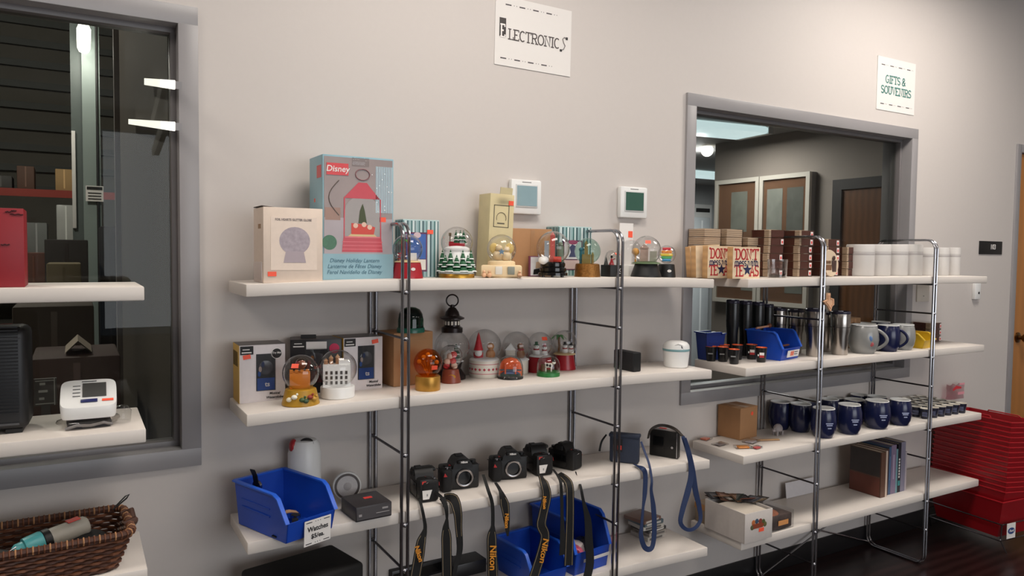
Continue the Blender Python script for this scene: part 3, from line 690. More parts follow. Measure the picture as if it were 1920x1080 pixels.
# ---- top shelf
def f(t, r, zc, h):
    ground(t, r, h, C('sand', (214, 186, 140))); palm(t, -.25*r, 0, h, r*1.3)
    P_(t, 'striped_pole', lambda b: [b.cyl((-.45*r, -.25*r, h+k*r*.14), r*.1, r*.09, 10) for k in range(4)], M_red)
    P_(t, 'cabana', lambda b: b.box(.1*r, .5*r, -.3*r, .1*r, h, h+.5*r), M_snow)
g = globe('red-based snow globe with a palm tree in front of a striped tin', 764, 524, T1, 58, (765, 467, 28), 'flare', M_red, 491, f, bw2=54, y=2.19)
oval(g, .018, -.044, .03, .014, .01)
def f(t, r, zc, h):
    M_ = C('bark_snow', (70, 52, 40))
    for k in range(15):
        a = -PI/2+(k-7)*2*PI/15; q = r*1.0
        tree(t, q*math.cos(a)*.93, q*math.sin(a)*.93, h*.8, r*.36, r*1.15 if k % 2 else r*1.45)
    P_(t, 'snow_hill', lambda b: b.sphere((0, 0, zc-.42*r), r*.82, 24, 8, -.6, 1, sz=.3), M_snow)
    P_(t, 'snow_bank', lambda b: b.lathe([(r*1.1, h*.9), (r*.98, h+.15*r), (r*.8, zc-.35*r), (0, zc-.3*r)], 28), M_snow)
    P_(t, 'red_train', lambda b: (b.box(-.5*r, .5*r, -.35*r, -.1*r, zc-.22*r, zc-.02*r, bev=.002), b.box(-.5*r, -.2*r, -.33*r, -.1*r, zc-.02*r, zc+.06*r)), M_red)
    P_(t, 'lamp_post', lambda b: (b.cyl((-.42*r, -.3*r, zc-.3*r), r*.03, r*.75, 8), b.box(-.5*r, -.34*r, -.38*r, -.22*r, zc+.4*r, zc+.6*r)), C('lamp_brown', (96, 74, 40)))
    for q in (-.05, .22, .42): tree(t, q*r, .1*r, zc-.2*r, r*.24, r*.95)
globe('snow globe ringed by snowy pines on a gold base', 856, 521, T1, 67, (852, 455, 30), 'ring', M_gold, 512, f, y=2.205, fs=1)
def f(t, r, zc, h):
    P_(t, 'angel', lambda b: (b.sphere((-.2*r, 0, zc-.35*r), r*.3, 14, 8), b.sphere((-.15*r, -.1*r, zc+.05*r), r*.2, 14, 8), b.sphere((.25*r, 0, zc-.4*r), r*.3, 14, 8), b.sphere((.3*r, -.1*r, zc-.02*r), r*.17, 14, 8)), M_skin)
    for s in (-1, 1): P_(t, 'wing', lambda b: b.sphere((s*.45*r, .1*r, zc+.05*r), r*.3, 12, 8, sx=.8, sy=.25), C('wing_gold', (226, 196, 118)))
    P_(t, 'star', lambda b: b.prism([(math.cos(PI/2+k*PI/5)*r*(.2 if k % 2 == 0 else .09), zc-.15*r+math.sin(PI/2+k*PI/5)*r*(.2 if k % 2 == 0 else .09)) for k in range(10)], -.42*r, -.38*r), C('star_blue', (120, 150, 176)))
    R = r*1.2
    P_(t, 'arched_front', lambda b: b.box(-R*.95, R*.95, -R*.85, R*.2, .004, h*.75, bev=.006), M_skin)
    for x, m_ in ((-.12, M_cream), (.45, C('tablet_grey', (150, 152, 140)))): P_(t, 'tablet', lambda b: b.box(x*R-.012, x*R+.012, -R*.93, -R*.84, h*.2, h*.68, bev=.003), m_)
    for x in (-.8, -.55, .85): P_(t, 'small_figure', lambda b: (b.sphere((x*R, -R*.9, h*.16), .008, 10, 6), b.sphere((x*R, -R*.9, h*.36), .005, 10, 6)), C('figure_peach', (222, 176, 138)))
globe('cream resin angel snow globe standing before the parchment box', 940, 520, T1, 62, (935, 467, 27.5), 'lumpy', M_skin, 489, f, y=2.19)
def f(t, r, zc, h):
    P_(t, 'red_tower', lambda b: (b.box(-.14*r, .1*r, -.1*r, .1*r, h, zc+.62*r), cone(b, -.02*r, 0, zc+.62*r, .12*r, .2*r)), C('tower_red', (196, 92, 84)))
    P_(t, 'grey_tower', lambda b: b.box(-.42*r, -.2*r, -.1*r, .12*r, h, zc+.35*r), C('tower_grey', (150, 158, 166)))
    P_(t, 'green_statue', lambda b: (b.cyl((.38*r, 0, h), .16*r, zc+.1*r-h, 10), b.sphere((.38*r, 0, zc+.18*r), .12*r, 10, 8)), C('statue_green', (110, 126, 106)))
    P_(t, 'red_bus', lambda b: b.box(.02*r, .42*r, -.5*r, -.25*r, h, zc-.42*r, bev=.003), C('bus_red', (212, 60, 44)))
    P_(t, 'white_rock', lambda b: b.sphere((-.45*r, -.4*r, h+.08*r), .26*r, 12, 8, sz=.8), M_snow)
globe('snow globe of city landmarks on a tiered gloss black base', 1036, 521, T1, 56, (1036, 465, 31.5), 'tiers', M_blackg, 491, f, y=2.19)
M_bronze = mat('bronze_relief', (146, 100, 48), .35, .7, noise=.5, scale=140, bump=.9)
def f(t, r, zc, h):
    P_(t, 'castle_keep', lambda b: (b.box(-.35*r, .2*r, -.2*r, .2*r, h, zc-.2*r), b.box(-.2*r, .02*r, -.1*r, .12*r, h, zc+.2*r)), C('castle_sand', (176, 134, 84)))
    tower(t, -.1*r, 0, zc-.1*r, r*.1, r*.8, C('castle_sand', (1, 1, 1)), C('spire_gold', (150, 116, 60)))
    tower(t, .32*r, -.1*r, h, r*.09, r*.75, C('castle_sand', (1, 1, 1)), C('spire_gold', (1, 1, 1)))
    P_(t, 'blue_statue', lambda b: (b.cyl((-.42*r, .1*r, h), .1*r, zc+.05*r-h, 10), b.sphere((-.42*r, .1*r, zc+.1*r), .14*r, 10, 8)), C('statue_blue', (70, 128, 150)))
globe('snow globe with a sandy castle on a bronze relief base', 1101, 521, T1, 49, (1103, 471, 24.5), 'flare', M_bronze, 494, f, glass=glassmat('pale_green_glass', (214, 232, 226), 1, 1.42), y=2.2)
# black box-based globe with a red figure
c, m = place(1147, 521, T1, 19, 2.21)
t = thing('snow_globe', 'snow globe with a small red figure on a square black base', 'snow globe', c, 0, 'snow globes')
P_(t, 'base', lambda b: b.box(-.031, .031, -.03, .03, 0, .044, bev=.002), M_black)
P_(t, 'glass', lambda b: b.lathe([(.03, .043), (.03, .06), (.028, .076), (.022, .09), (.012, .098), (0, .1)], 28), M_glass)
P_(t, 'red_figure', lambda b: (cone(b, -.002, 0, .044, .011, .03), b.tube([(.005, 0, .064), (.014, 0, .068)], .002, 6)), M_red)
P_(t, 'figure_head', lambda b: b.sphere((-.002, 0, .075), .005, 10, 8), M_ink)
P_(t, 'dark_rock', lambda b: cone(b, -.024, .005, .044, .009, .032), C('dark_rock', (40, 44, 42)))
P_(t, 'white_emblem', lambda b: (b.lathe([(.0045, 0), (.006, 0), (.006, .0006), (.0045, .0006), (.0045, 0)], 16, M=TR(.018, -.0302, .025, rx=PI/2))), M_paper)
P_(t, 'emblem_line', lambda b: b.box(.011, .026, -.0306, -.03, .012, .014), M_paper)
tagbox(t, TR(.006, -.024, .086, rx=-.8), .02, .012)
def f(t, r, zc, h):
    ground(t, r, h, C('moss', (84, 104, 70)), .85)
    P_(t, 'stone_house', lambda b: (b.box(-.35*r, .1*r, -.2*r, .2*r, h+.08*r, zc+.1*r), b.prism([(-.42*r, zc+.1*r), (.17*r, zc+.1*r), (-.12*r, zc+.35*r)], -.24*r, .24*r)), C('stone_pink', (186, 160, 146)))
    P_(t, 'stone_barn', lambda b: b.box(.2*r, .6*r, -.1*r, .3*r, h+.05*r, zc-.05*r), C('stone_grey', (168, 166, 150)))
    P_(t, 'autumn_tree', lambda b: (b.cyl((-.62*r, 0, h), .05*r, .5*r, 8), b.sphere((-.62*r, 0, zc-.1*r), .22*r, 12, 8)), C('autumn', (222, 160, 70)))
g = globe('wide snow globe with stone houses on a flared black base', 1211, 521, T1, 57, (1210, 469, 27), 'flare', M_black, 494, f, bw2=47, tag=(.1, .55), y=2.195)
P_(g, 'red_lettering', lambda b: b.box(-.012, .018, -.0502, -.047, .014, .021), C('dull_red', (96, 34, 34)))
def f(t, r, zc, h):
    for k, (c_, z) in enumerate((((226, 60, 70), .5), ((246, 150, 60), .22), ((246, 214, 80), -.05), ((90, 180, 110), -.3), ((70, 160, 210), -.52))):
        P_(t, 'rainbow_band', lambda b: b.box(-(.55-.08*abs(k-2))*r, (.55-.08*abs(k-2))*r, -.2*r, .2*r, zc+(z-.12)*r, zc+(z+.13)*r, bev=.003), C('rb%d' % k, c_))
g = globe('small snow globe with rainbow figure on a black base', 1249, 520, T1, 35, (1250, 477, 17), 'flare', M_black, 495, f, bw2=33, y=2.235)
oval(g, .012, -.0345, .026, .016, .011)
# clear acrylic globe with a white plinth at the back
c, m = place(1182, 516, T1, 18, 2.34)
t = thing('acrylic_globe', 'empty clear globe on a white plinth against the wall', 'snow globe', c, 0)
P_(t, 'plinth', lambda b: b.box(-.042, .042, -.04, .04, 0, .045, bev=.004), M_whitep)
P_(t, 'glass', lambda b: b.lathe([(.04, .044), (.042, .1), (.038, .125), (.024, .142), (0, .148)], 28), M_clear)
P_(t, 'white_card', lambda b: b.box(-.035, .035, .03, .033, .045, .215), M_paper)
tagbox(t, TR(.02, .029, .17), .022, .026)

# ---- second shelf
def f(t, r, zc, h):
    P_(t, 'orange_castle', lambda b: (b.box(-.5*r, .42*r, -.3*r, .3*r, h, zc+.05*r, bev=.003), [b.box(x*r-.07*r, x*r+.07*r, -.32*r, -.18*r, zc+.05*r, zc+.18*r) for x in (-.42, -.18, .06, .3)]), C('castle_orange', (214, 124, 32)))
    P_(t, 'lion_head', lambda b: b.sphere((.05*r, -.15*r, zc+.4*r), .2*r, 14, 10), C('lion_brown', (140, 74, 40)))
    P_(t, 'glass_bead', lambda b: b.sphere((.02*r, -.2*r, zc+.45*r), .26*r, 14, 10), M_glass)
M_yel = C('relief_yellow', (176, 132, 34), .4)
g = globe('snow globe with an orange castle on a yellow animal-relief base', 564, 764, T2, 69, (562, 698, 33.5), 'flare', M_yel, 727, f, bw2=62, tag=(-.3, .5))
for k, (x, z, c_) in enumerate(((-.032, .02, (226, 216, 190)), (-.018, .028, (240, 236, 220)), (.004, .02, (70, 92, 52)), (.014, .016, (60, 84, 60)), (.026, .026, (150, 60, 40)), (.036, .02, (196, 150, 60)))):
    P_(g, 'relief_animal', lambda b: (b.sphere((x, -math.sqrt(.0525**2-x*x)*1.0+.004, z), .009, 12, 8, sz=.8), b.sphere((x+.008, -math.sqrt(.0525**2-x*x)+.005, z+.008), .004, 8, 6)), C('animal%d' % k, c_))
def f(t, r, zc, h):
    P_(t, 'white_facade', lambda b: (b.box(-.62*r, .55*r, -.2*r, .35*r, h, zc+.2*r), b.box(.05*r, .5*r, -.15*r, .3*r, zc+.2*r, zc+.36*r)), M_snow)
    def win(b):
        for i in range(5):
            for j in range(3): b.box((-.52+i*.21)*r, (-.42+i*.21)*r, -.215*r, -.2*r, h+(.1+j*.26)*r, h+(.26+j*.26)*r)
    for i in range(5):
        for j in range(3): P_(t, 'tiny_window', lambda b: b.box((-.52+i*.21)*r, (-.42+i*.21)*r, -.22*r, -.2*r, h+(.1+j*.22)*r, h+(.24+j*.22)*r), C('window_dark', (70, 64, 60)))
    for x, hh in ((-.5, .36), (-.28, .5), (.0, .55)): tower(t, x*r, .05*r, zc+.1*r, r*.09, r*hh, C('tower_tan', (176, 128, 92)), C('tower_tip', (214, 170, 130)))
globe('snow globe with a white palace on a plain white drum base', 633, 750, T2, 63, (635, 690.5, 35.5), 'drum', M_whitep, 723, f)
def f(t, r, zc, h):
    P_(t, 'bouquet', lambda b: [b.tube([(0, 0, h), (x*r*.6, -.1*r, zc-.1*r), (x*r, -.1*r, zc+q*r)], .0012, 6) for x, q in ((-.5, .1), (-.25, .35), (0, .5), (.25, .3), (.5, .05))], C('stem_gold', (190, 150, 60)))
    for x, q in ((-.5, .1), (-.25, .35), (0, .5), (.3, .3), (.5, .05)): P_(t, 'leaf', lambda b: b.sphere((x*r, -.1*r, zc+q*r), r*.13, 10, 6, sy=.4), C('leaf_gold', (210, 176, 80)))
g = globe('amber glass globe with gold leaves on a gold drum base', 802, 735, T2, 47, (802, 680, 27), 'drum', C('gold_wrap', (186, 138, 60), .35, metal=.6), 704, f, glass=glassmat('amber_glass', (238, 176, 92), .9, 1.4), tag=(.45, -.2))
# green domed globe on top of the plain brown box is placed after that box
def f(t, r, zc, h):
    for x, z, c_ in ((-.25, -.35, (232, 190, 170)), (.15, -.3, (200, 60, 60)), (-.05, .05, (226, 196, 180)), (.2, .15, (214, 80, 76)), (-.3, -.65, (190, 40, 44)), (.25, -.65, (222, 190, 170))):
        P_(t, 'figurine', lambda b: b.sphere((x*r, -.1*r, zc+z*r), .24*r, 12, 8), C('fig'+str(c_), c_))
M_redb = C('red_brown', (124, 58, 40), .35)
g = globe('small snow globe with red figures on a red-brown base', 845, 720, T2, 38, (844, 668, 22), 'flare', M_redb, 691, f, bw2=33)
P_(g, 'gold_plaque', lambda b: b.lathe([(0, .001), (.013, .001), (.013, 0)], 20, M=TR(.004, -.0285, .023, rx=PI/2+.12) @ Matrix.Diagonal((1, .65, 1, 1))), M_gold)
def f(t, r, zc, h):
    ground(t, r, h)
    P_(t, 'gnome_hat', lambda b: b.lathe([(0, 0), (.24*r, 0), (.2*r, .12*r), (.06*r, .75*r), (0, .9*r)], 16, (-.3*r, -.1*r, zc-.2*r)), C('hat_red', (196, 34, 48)))
    P_(t, 'gnome_beard', lambda b: b.sphere((-.3*r, -.18*r, zc-.35*r), .2*r, 14, 8, sz=1.1), M_snow)
    P_(t, 'gnome_body', lambda b: b.cyl((-.3*r, -.1*r, h), .24*r, .35*r, 14), C('hat_red', (1, 1, 1)))
    P_(t, 'dog', lambda b: (b.sphere((.3*r, 0, zc-.45*r), .24*r, 14, 8, sz=1.3), b.sphere((.3*r, -.08*r, zc-.02*r), .18*r, 14, 8)), C('dog_tan', (184, 128, 78)))
g = globe('snow globe with a red-hatted gnome on a patterned white drum base', 908, 705, T2, 57, (908.5, 648, 31.5), 'drum', M_cream, 673, f)
for k in range(9):
    a = -PI/2+(k-4)*.3; R = 28.6*mpp(g.location)
    X = TR(R*math.cos(a), R*math.sin(a), .031, rz=a+PI/2)
    P_(g, 'knit_flower', lambda b: (b.box(-.0045, .0045, -.0006, .0004, -.002, .002, M=X), b.box(-.002, .002, -.0007, .0004, -.0045, .0045, M=X)), C('knit_red', (176, 56, 70)))
for z in (.014, .048): P_(g, 'knit_band', lambda b: b.lathe([(R*1.0, z), (R*1.003, z+.0012), (R*1.0, z+.0024)], 36), C('knit_pink', (196, 110, 116)))
def f(t, r, zc, h):
    ground(t, r, h); house(t, -.35*r, .1*r, h, .55*r, .4*r, .9*r, M_cream, M_snow)
    P_(t, 'brown_bear', lambda b: (b.sphere((.25*r, -.1*r, zc-.5*r), .24*r, 14, 8, sz=1.4), b.sphere((.22*r, -.15*r, zc-.02*r), .19*r, 14, 8)), C('bear_brown', (138, 88, 52)))
    P_(t, 'bear_scarf', lambda b: b.lathe([(.18*r, 0), (.22*r, .05*r), (.18*r, .1*r)], 12, (.24*r, -.12*r, zc-.24*r)), M_red)
globe('snow globe with a brown bear and cottage on a plain white base', 968, 696, T2, 45, (966, 648, 27), 'drum', M_cream, 673, f)
def f(t, r, zc, h):
    ground(t, r, h); snowman(t, -.25*r, -.1*r, h, .95*r, M_green); snowman(t, .3*r, -.1*r, h, .85*r)
globe('snow globe with two snowmen on a dark red base', 1012, 696, T2, 50, (1012, 645, 23), 'flare', M_red, 667, f, bw2=46, tag=(.35, .55))
def f(t, r, zc, h):
    ground(t, r, h, C('sand', (1, 1, 1))); palm(t, -.4*r, 0, h, 1.3*r); snowman(t, .02*r, -.2*r, h, .8*r, M_ink); snowman(t, .42*r, -.1*r, h, .75*r, M_ink)
g = globe('snow globe with a palm and snowmen on a dark red base', 1058, 691, T2, 43, (1056, 642, 23.5), 'flare', M_red, 663, f, bw2=38)
oval(g, .004, -.0325, .03, .017, .011)
def f(t, r, zc, h):
    P_(t, 'orange_backdrop', lambda b: b.lathe([(r*.92, h), (r*.9, h+r*.5), (r*.8, h+r*.95), (r*.5, h+r*1.3), (0, h+r*1.45)], 24, sy=.2, c=(0, .1*r, 0)), C('sunset', (232, 98, 44)))
    P_(t, 'bridge_deck', lambda b: b.box(-.85*r, .85*r, -.3*r, -.18*r, h+.42*r, h+.52*r), C('bridge_grey', (74, 84, 96)))
    for x in (-.4, .4): P_(t, 'bridge_tower', lambda b: b.box((x-.06)*r, (x+.06)*r, -.32*r, -.16*r, h, h+1.0*r), C('bridge_red', (198, 90, 60)))
    P_(t, 'blue_hill', lambda b: b.sphere((0, 0, h), .8*r, 18, 6, 0, 1, sz=.55, sy=.35), C('hill_blue', (96, 110, 150)))
    P_(t, 'dark_water', lambda b: b.box(-.8*r, .8*r, -.4*r, .2*r, h-.001, h+.16*r), C('water_dark', (50, 70, 62)))
g = globe('small dome globe with an orange sunset reading San Francisco', 957, 713, T2, 48, (957, 690, 24), 'ring', M_black, 704, f, dome=True, name='dome_globe')
txt(g, 'San Francisco', .0085, M_paper, TR(0, -.0402, .0068), bold=.0002, shear=.3)
def f(t, r, zc, h):
    P_(t, 'cow', lambda b: (b.box(-.3*r, .35*r, -.15*r, .15*r, h+.3*r, h+.7*r, bev=.004), b.sphere((.45*r, -.05*r, h+.75*r), .17*r, 10, 8)), M_cream)
    for x in (-.22, .25): P_(t, 'cow_leg', lambda b: b.box((x-.06)*r, (x+.06)*r, -.1*r, .1*r, h, h+.32*r), M_cream)
    for x, z in ((-.1, .55), (.15, .5), (.45, .85)): P_(t, 'dark_patch', lambda b: b.sphere((x*r, -.14*r, h+z*r), .12*r, 10, 6, sy=.4), M_ink)
    P_(t, 'wooden_barrel', lambda b: b.cyl((-.45*r, 0, h), .2*r, .6*r, 12), C('barrel', (96, 66, 40)))
g = globe('small dome globe with a spotted cow on a green base', 1028, 708, T2, 43, (1027.5, 688, 22), 'ring', C('base_green', (34, 110, 50), .4), 696, f, dome=True, name='dome_globe')

# ---- dark lantern globe with a ring handle
c, m = place(847, 707, T2, 26, 2.335)
t = thing('lantern_globe', 'dark bronze lantern globe with a ring handle', 'snow globe', c, face(c))
def Z(py): return zat(847, py, c)-c.z
M_lan = C('lantern_bronze', (38, 30, 30), .3, metal=.5)
dx = (843-847)*m
P_(t, 'base', lambda b: b.lathe([(0, 0), (26*m, 0), (26*m, Z(703)), (22*m, Z(698)), (17*m, Z(690)), (19*m, Z(681)), (22*m, Z(677)), (0, Z(676))], 28), M_lan)
P_(t, 'glass', lambda b: b.sphere((0, 0, Z(650)), 33*m, 36, 20, -.85, .9), M_glass)
P_(t, 'collar', lambda b: b.lathe([(20*m, Z(622)), (20*m, Z(614)), (15*m, Z(611)), (15*m, Z(598)), (13*m, Z(598))], 28), M_lan)
cp = P_(t, 'cap', lambda b: b.lathe([(15*m, Z(600)), (23*m, Z(597)), (23*m, Z(595)), (14*m, Z(591)), (12*m, Z(584)), (7*m, Z(577)), (4*m, Z(575)), (3.5*m, Z(571)), (0, Z(570))], 28), M_lan)
for k in range(7):
    a = -PI/2+(k-3)*.45; P_(cp, 'vent', lambda b: b.box(-.0035, .0035, -.001, .002, Z(608), Z(601), M=TR(15*m*math.cos(a), 15*m*math.sin(a), 0, rz=a+PI/2)), M_cream)
P_(t, 'ring_handle', lambda b: b.tube([(11*m*math.cos(2*PI*k/24), 0, Z(563)+11*m*math.sin(2*PI*k/24)) for k in range(24)], .0027, 8, True), M_lan)
ground(t, 30*m, Z(676)); tree(t, .4*20*m, 0, Z(676), .02, .06); house(t, -.012, .005, Z(676), .03, .02, .04, M_cream, M_snow)
# ================================================================== BOXES AND GOODS ON THE GLOBE RACK
def pbox(name, label, cat, near, right, left, top_py, T, m, group=None, bev=.0015, depth=None, y=None, rz=None):
    """box from its near bottom edge pixel, right bottom pixel, left-back bottom pixel; local frame: x along front, y into shelf"""
    a = surf(*near, T, y)
    if rz is None:
        b = surf(*right, T); d = b-a; rz = math.atan2(d.y, d.x); W = Vector((d.x, d.y, 0)).length
    else:                                       # front edge runs at angle rz until it meets the right-hand pixel column
        r = ray(*right); W = (r.x*a.y-r.y*a.x)/(r.y*math.cos(rz)-r.x*math.sin(rz))
    H = zat(near[0], top_py, a)-a.z
    a.z += .0003
    t = thing(name, label, cat, a, rz, group)
    mb = MB(); mb.box(0, W, 0, depth, 0, H, bev=bev); part('carton', mb, m, t)
    return t, W, depth, H
def panel(t, name, x0, x1, z0, z1, m, y=0, th=.0008):
    mb = MB(); mb.box(x0, x1, y-th, y+.0002, z0, z1); return part(name, mb, m, t)
def sidepanel(t, name, y0, y1, z0, z1, m):
    mb = MB(); mb.box(-.0008, .0002, y0, y1, z0, z1); return part(name, mb, m, t)
# white glitter globe carton
M_cart = C('cream_carton', (226, 208, 192), .6)
t, W, D, H = pbox('gift_carton', 'cream carton printed with a grey glitter globe', 'box', (494, 533), (605, 531), None, 388, T1, M_cart, depth=.13, y=2.17, rz=0)
panel(t, 'print_panel', W*.12, W*.9, H*.17, H*.88, C('cream_print', (234, 216, 200), .5))
txt(t, 'FOIL HEARTS GLITTER GLOBE', .0092, C('print_grey', (120, 106, 104)), TR(W*.5, -.0012, H*.84), sxs=.85, bold=.0001)
mg = C('print_lilac', (172, 160, 168), .6, noise=.35, scale=90); mg2 = C('print_lilac2', (178, 164, 170), .6)
def disc(t, name, x, z, rx, rz, m, y=-.0012, n=28):
    mb = MB(); mb.add([(x+rx*math.cos(2*PI*k/n), y, z+rz*math.sin(2*PI*k/n)) for k in range(n)], [list(range(n))]); return part(name, mb, m, t)
disc(t, 'printed_globe', W*.52, H*.56, W*.26, H*.185, mg)
mb = MB(); mb.add([(W*.33, -.0014, H*.27), (W*.71, -.0014, H*.27), (W*.67, -.0014, H*.42), (W*.37, -.0014, H*.42)], [(0, 1, 2, 3)]); part('printed_base', mb, mg2, t)
mb = MB(); mb.box(-.002, .034, .01, .12, -.001, .001, M=TR(0, 0, H+.003, ry=.1)); part('open_flap', mb, mat('carton_inside', (70, 58, 50), .8, noise=.1), t)
sidepanel(t, 'maker_sticker', D*.25, D*.5, H*.72, H*.78, C('sticker_brown', (150, 112, 70)))
tagbox(t, TR(W*.14, -.0012, H*.12), .024, .013)
# clear bubble wrap standing at the carton's left side
mb = MB(); mb.box(-.003, -.0012, .01, D-.01, .001, .06); part('bubble_wrap', mb, glassmat('bubble_wrap', (250, 246, 244), .9, 1.9, .25), t)
# tall blue lantern box
M_lb = C('lantern_blue', (138, 176, 188), .4, scale=25)
t, W, D, H = pbox('lantern_box', 'tall pale blue gift box with a printed red lantern', 'box', (605, 526), (737, 522.5), None, 290, T1, M_lb, depth=.145, y=2.235, rz=0)
mph = mat('photo_room', (136, 118, 112), .35, noise=.3, scale=9, coat=.3)
panel(t, 'photo_print', .004, W-.004, H*.22, H*.985, mph, -.0004)
panel(t, 'table_print', .004, W-.004, H*.2, H*.5, C('photo_table', (166, 156, 160), .35, scale=15, noise=.12), -.0012)
for k in range(13):
    x = W*(.74+.019*k); panel(t, 'frosted_stripe', x, x+W*.009, H*.55, H*.93, C('stripe_ice', (186, 216, 226), .3), -.0016)
panel(t, 'caption_band', 0, W, 0, H*.21, M_lb, -.0014)
mt = C('caption_ink', (74, 116, 134))
for k, s in enumerate(('Disney Holiday Lantern', 'Lanterne de Fêtes Disney', 'Farol Navideño de Disney')): txt(t, s, .0175, mt, TR(W*.44, -.003, H*(.155-.047*k)), sxs=.95, shear=.25)
panel(t, 'red_logo_band', W*.05, W*.35, H*.84, H*.935, C('logo_red', (206, 40, 44), .3), -.002)
txt(t, 'Disney', .026, M_paper, TR(W*.2, -.0032, H*.888), bold=.0003, shear=.15)
sidepanel(t, 'red_logo_band', D*.1, D*.42, H*.82, H*.92, C('logo_red', (1, 1, 1)))
# printed lantern (flat print built up in thin layers)
lr = C('print_red', (190, 36, 52), .3); cx = W*.55
def poly(t, name, pts, m, y): mb = MB(); mb.add([(x, y, z) for x, z in pts], [list(range(len(pts)))]); return part(name, mb, m, t)
poly(t, 'lantern_foot', [(cx-W*.29, H*.225), (cx+W*.29, H*.225), (cx+W*.27, H*.34), (cx-W*.27, H*.34)], lr, -.0024)
for q in (.245, .275, .305): poly(t, 'lantern_ridge', [(cx-W*.285, H*q), (cx+W*.285, H*q), (cx+W*.285, H*(q+.006)), (cx-W*.285, H*(q+.006))], C('print_red_light', (214, 92, 100), .3), -.0027)
poly(t, 'lantern_sill', [(cx-W*.25, H*.34), (cx+W*.25, H*.34), (cx+W*.25, H*.352), (cx-W*.25, H*.352)], C('print_red_light', (1, 1, 1)), -.0031)
mb = MB(); mb.tube([(W*(.22-.14*math.sin(PI*q/8)), -.0028, H*(.52+.28*q/8)) for q in range(9)], .0012, 6); part('printed_wreath', mb, C('print_taupe', (96, 84, 78)), t)  # wreath printed in one even grey-brown
panel(t, 'printed_chair', W*.03, W*.24, H*.48, H*.58, C('print_tan', (150, 116, 100), .35), -.0014)
random.seed(3)
for q in range(14): disc(t, 'printed_sparkle', W*random.uniform(.68, .97), H*random.uniform(.55, .92), W*.007, W*.007, M_snow, -.003, 8)
poly(t, 'lantern_top', [(cx-W*.27, H*.66), (cx+W*.25, H*.66), (cx+W*.13, H*.74), (cx+W*.06, H*.79), (cx-W*.06, H*.79), (cx-W*.14, H*.74)], lr, -.0024)
poly(t, 'lantern_glass', [(cx-W*.25, H*.34), (cx+W*.25, H*.34)]+[(cx+W*.25*math.cos(a*PI/10), H*.56+H*.12*math.sin(a*PI/10)) for a in range(11)], C('print_glass', (150, 142, 138), .3), -.0023)
for s in (-1, 1): poly(t, 'lantern_post', [(cx+s*W*.26-W*.008, H*.34), (cx+s*W*.26+W*.008, H*.34), (cx+s*W*.255+W*.008, H*.66), (cx+s*W*.255-W*.008, H*.66)], lr, -.0026)
mb = MB(); mb.tube([(cx+W*.1*math.cos(2*PI*k/20), -.003, H*.855+H*.045*math.sin(2*PI*k/20)) for k in range(20)], .0015, 6, True); part('lantern_ring', mb, C('print_ring', (140, 96, 100)), t)
poly(t, 'printed_sleigh', [(cx-W*.16, H*.37), (cx+W*.16, H*.37), (cx+W*.18, H*.43), (cx+W*.05, H*.45), (cx-W*.16, H*.46)], C('sleigh_red', (206, 72, 60)), -.003)
poly(t, 'printed_ground', [(cx-W*.22, H*.345), (cx+W*.22, H*.345), (cx+W*.16, H*.375), (cx-W*.16, H*.375)], C('print_gold', (216, 190, 140)), -.0028)
poly(t, 'printed_tree', [(cx-W*.06, H*.46), (cx+W*.06, H*.46), (cx+W*.03, H*.56), (cx, H*.62), (cx-W*.04, H*.56)], C('print_tree', (66, 74, 40)), -.0032)
for x, z in ((-.1, .44), (.02, .45), (.1, .43)): disc(t, 'printed_gift', cx+W*x, H*z, W*.035, W*.035, C('gift%d' % int(x*100), (226, 190, 170)), -.0034, 10)
disc(t, 'printed_bauble', W*.09, H*.3, W*.1, W*.1, C('bauble_green', (26, 92, 50), .3, noise=.5, scale=150), -.0022)
tagbox(t, TR(W*.84, -.0018, H*.495), .021, .015)
mb = MB(); mb.box(W*.4, W*.64, -.003, -.0005, H*.92, H*.99, bev=.001); part('hanger_window', mb, M_clear, t)
sidepanel(t, 'price_dot', D*.55, D*.62, H*.63, H*.66, M_tag)

# striped tins
def stripes(t, W, H, cols, y=0, side=False, n=17):
    for k in range(n):
        x0 = W*(k/n)+.0006; wd = W/n*(.72 if k % 3 else .4); m_ = cols[k % len(cols)]
        if side: sidepanel(t, 'stripe', x0, x0+wd, .002, H-.004, m_)
        else: panel(t, 'stripe', x0, x0+wd, .002, H-.004, m_, y)
M_tin = C('tin_ice', (176, 200, 200), .35)
S1 = [C('stripe_teal', (70, 116, 114), .35), C('stripe_white', (214, 224, 222), .35), C('stripe_dark', (52, 84, 88), .35), C('stripe_pale', (146, 178, 180), .35)]
t, W, D, H = pbox('striped_tin', 'striped teal gift box with a blue picture panel', 'box', (755, 520), (823, 520.5), None, 411, T1, M_tin, depth=.07, y=2.3, rz=0)
stripes(t, W, H, S1, n=19); stripes(t, D, H, S1[:1]+S1[2:], side=True, n=9)
panel(t, 'picture_frame', W*.05, W*.66, H*.1, H*.78, C('plum', (96, 44, 78)), -.001)
panel(t, 'night_picture', W*.09, W*.62, H*.32, H*.75, C('night_blue', (48, 92, 168), .4, scale=20, noise=.2), -.002)
panel(t, 'caption_panel', W*.3, W*.62, H*.13, H*.31, M_cream, -.002)
disc(t, 'oval_logo', W*.38, H*.73, W*.1, H*.05, C('logo_cream', (210, 186, 190)), -.0034)
tagbox(t, TR(W*.74, -.0018, H*.79), .022, .014)
t, W, D, H = pbox('striped_tin', 'striped teal gift box with a white picture panel', 'box', (1046, 516.5), (1108, 517), None, 424, T1, M_tin, depth=.085, y=2.335, rz=0)
stripes(t, W, H, S1, n=19); stripes(t, D, H, S1[:1]+S1[2:], side=True, n=11)
panel(t, 'picture_frame', W*.13, W*.72, H*.12, H*.72, C('plum', (1, 1, 1)), -.001)
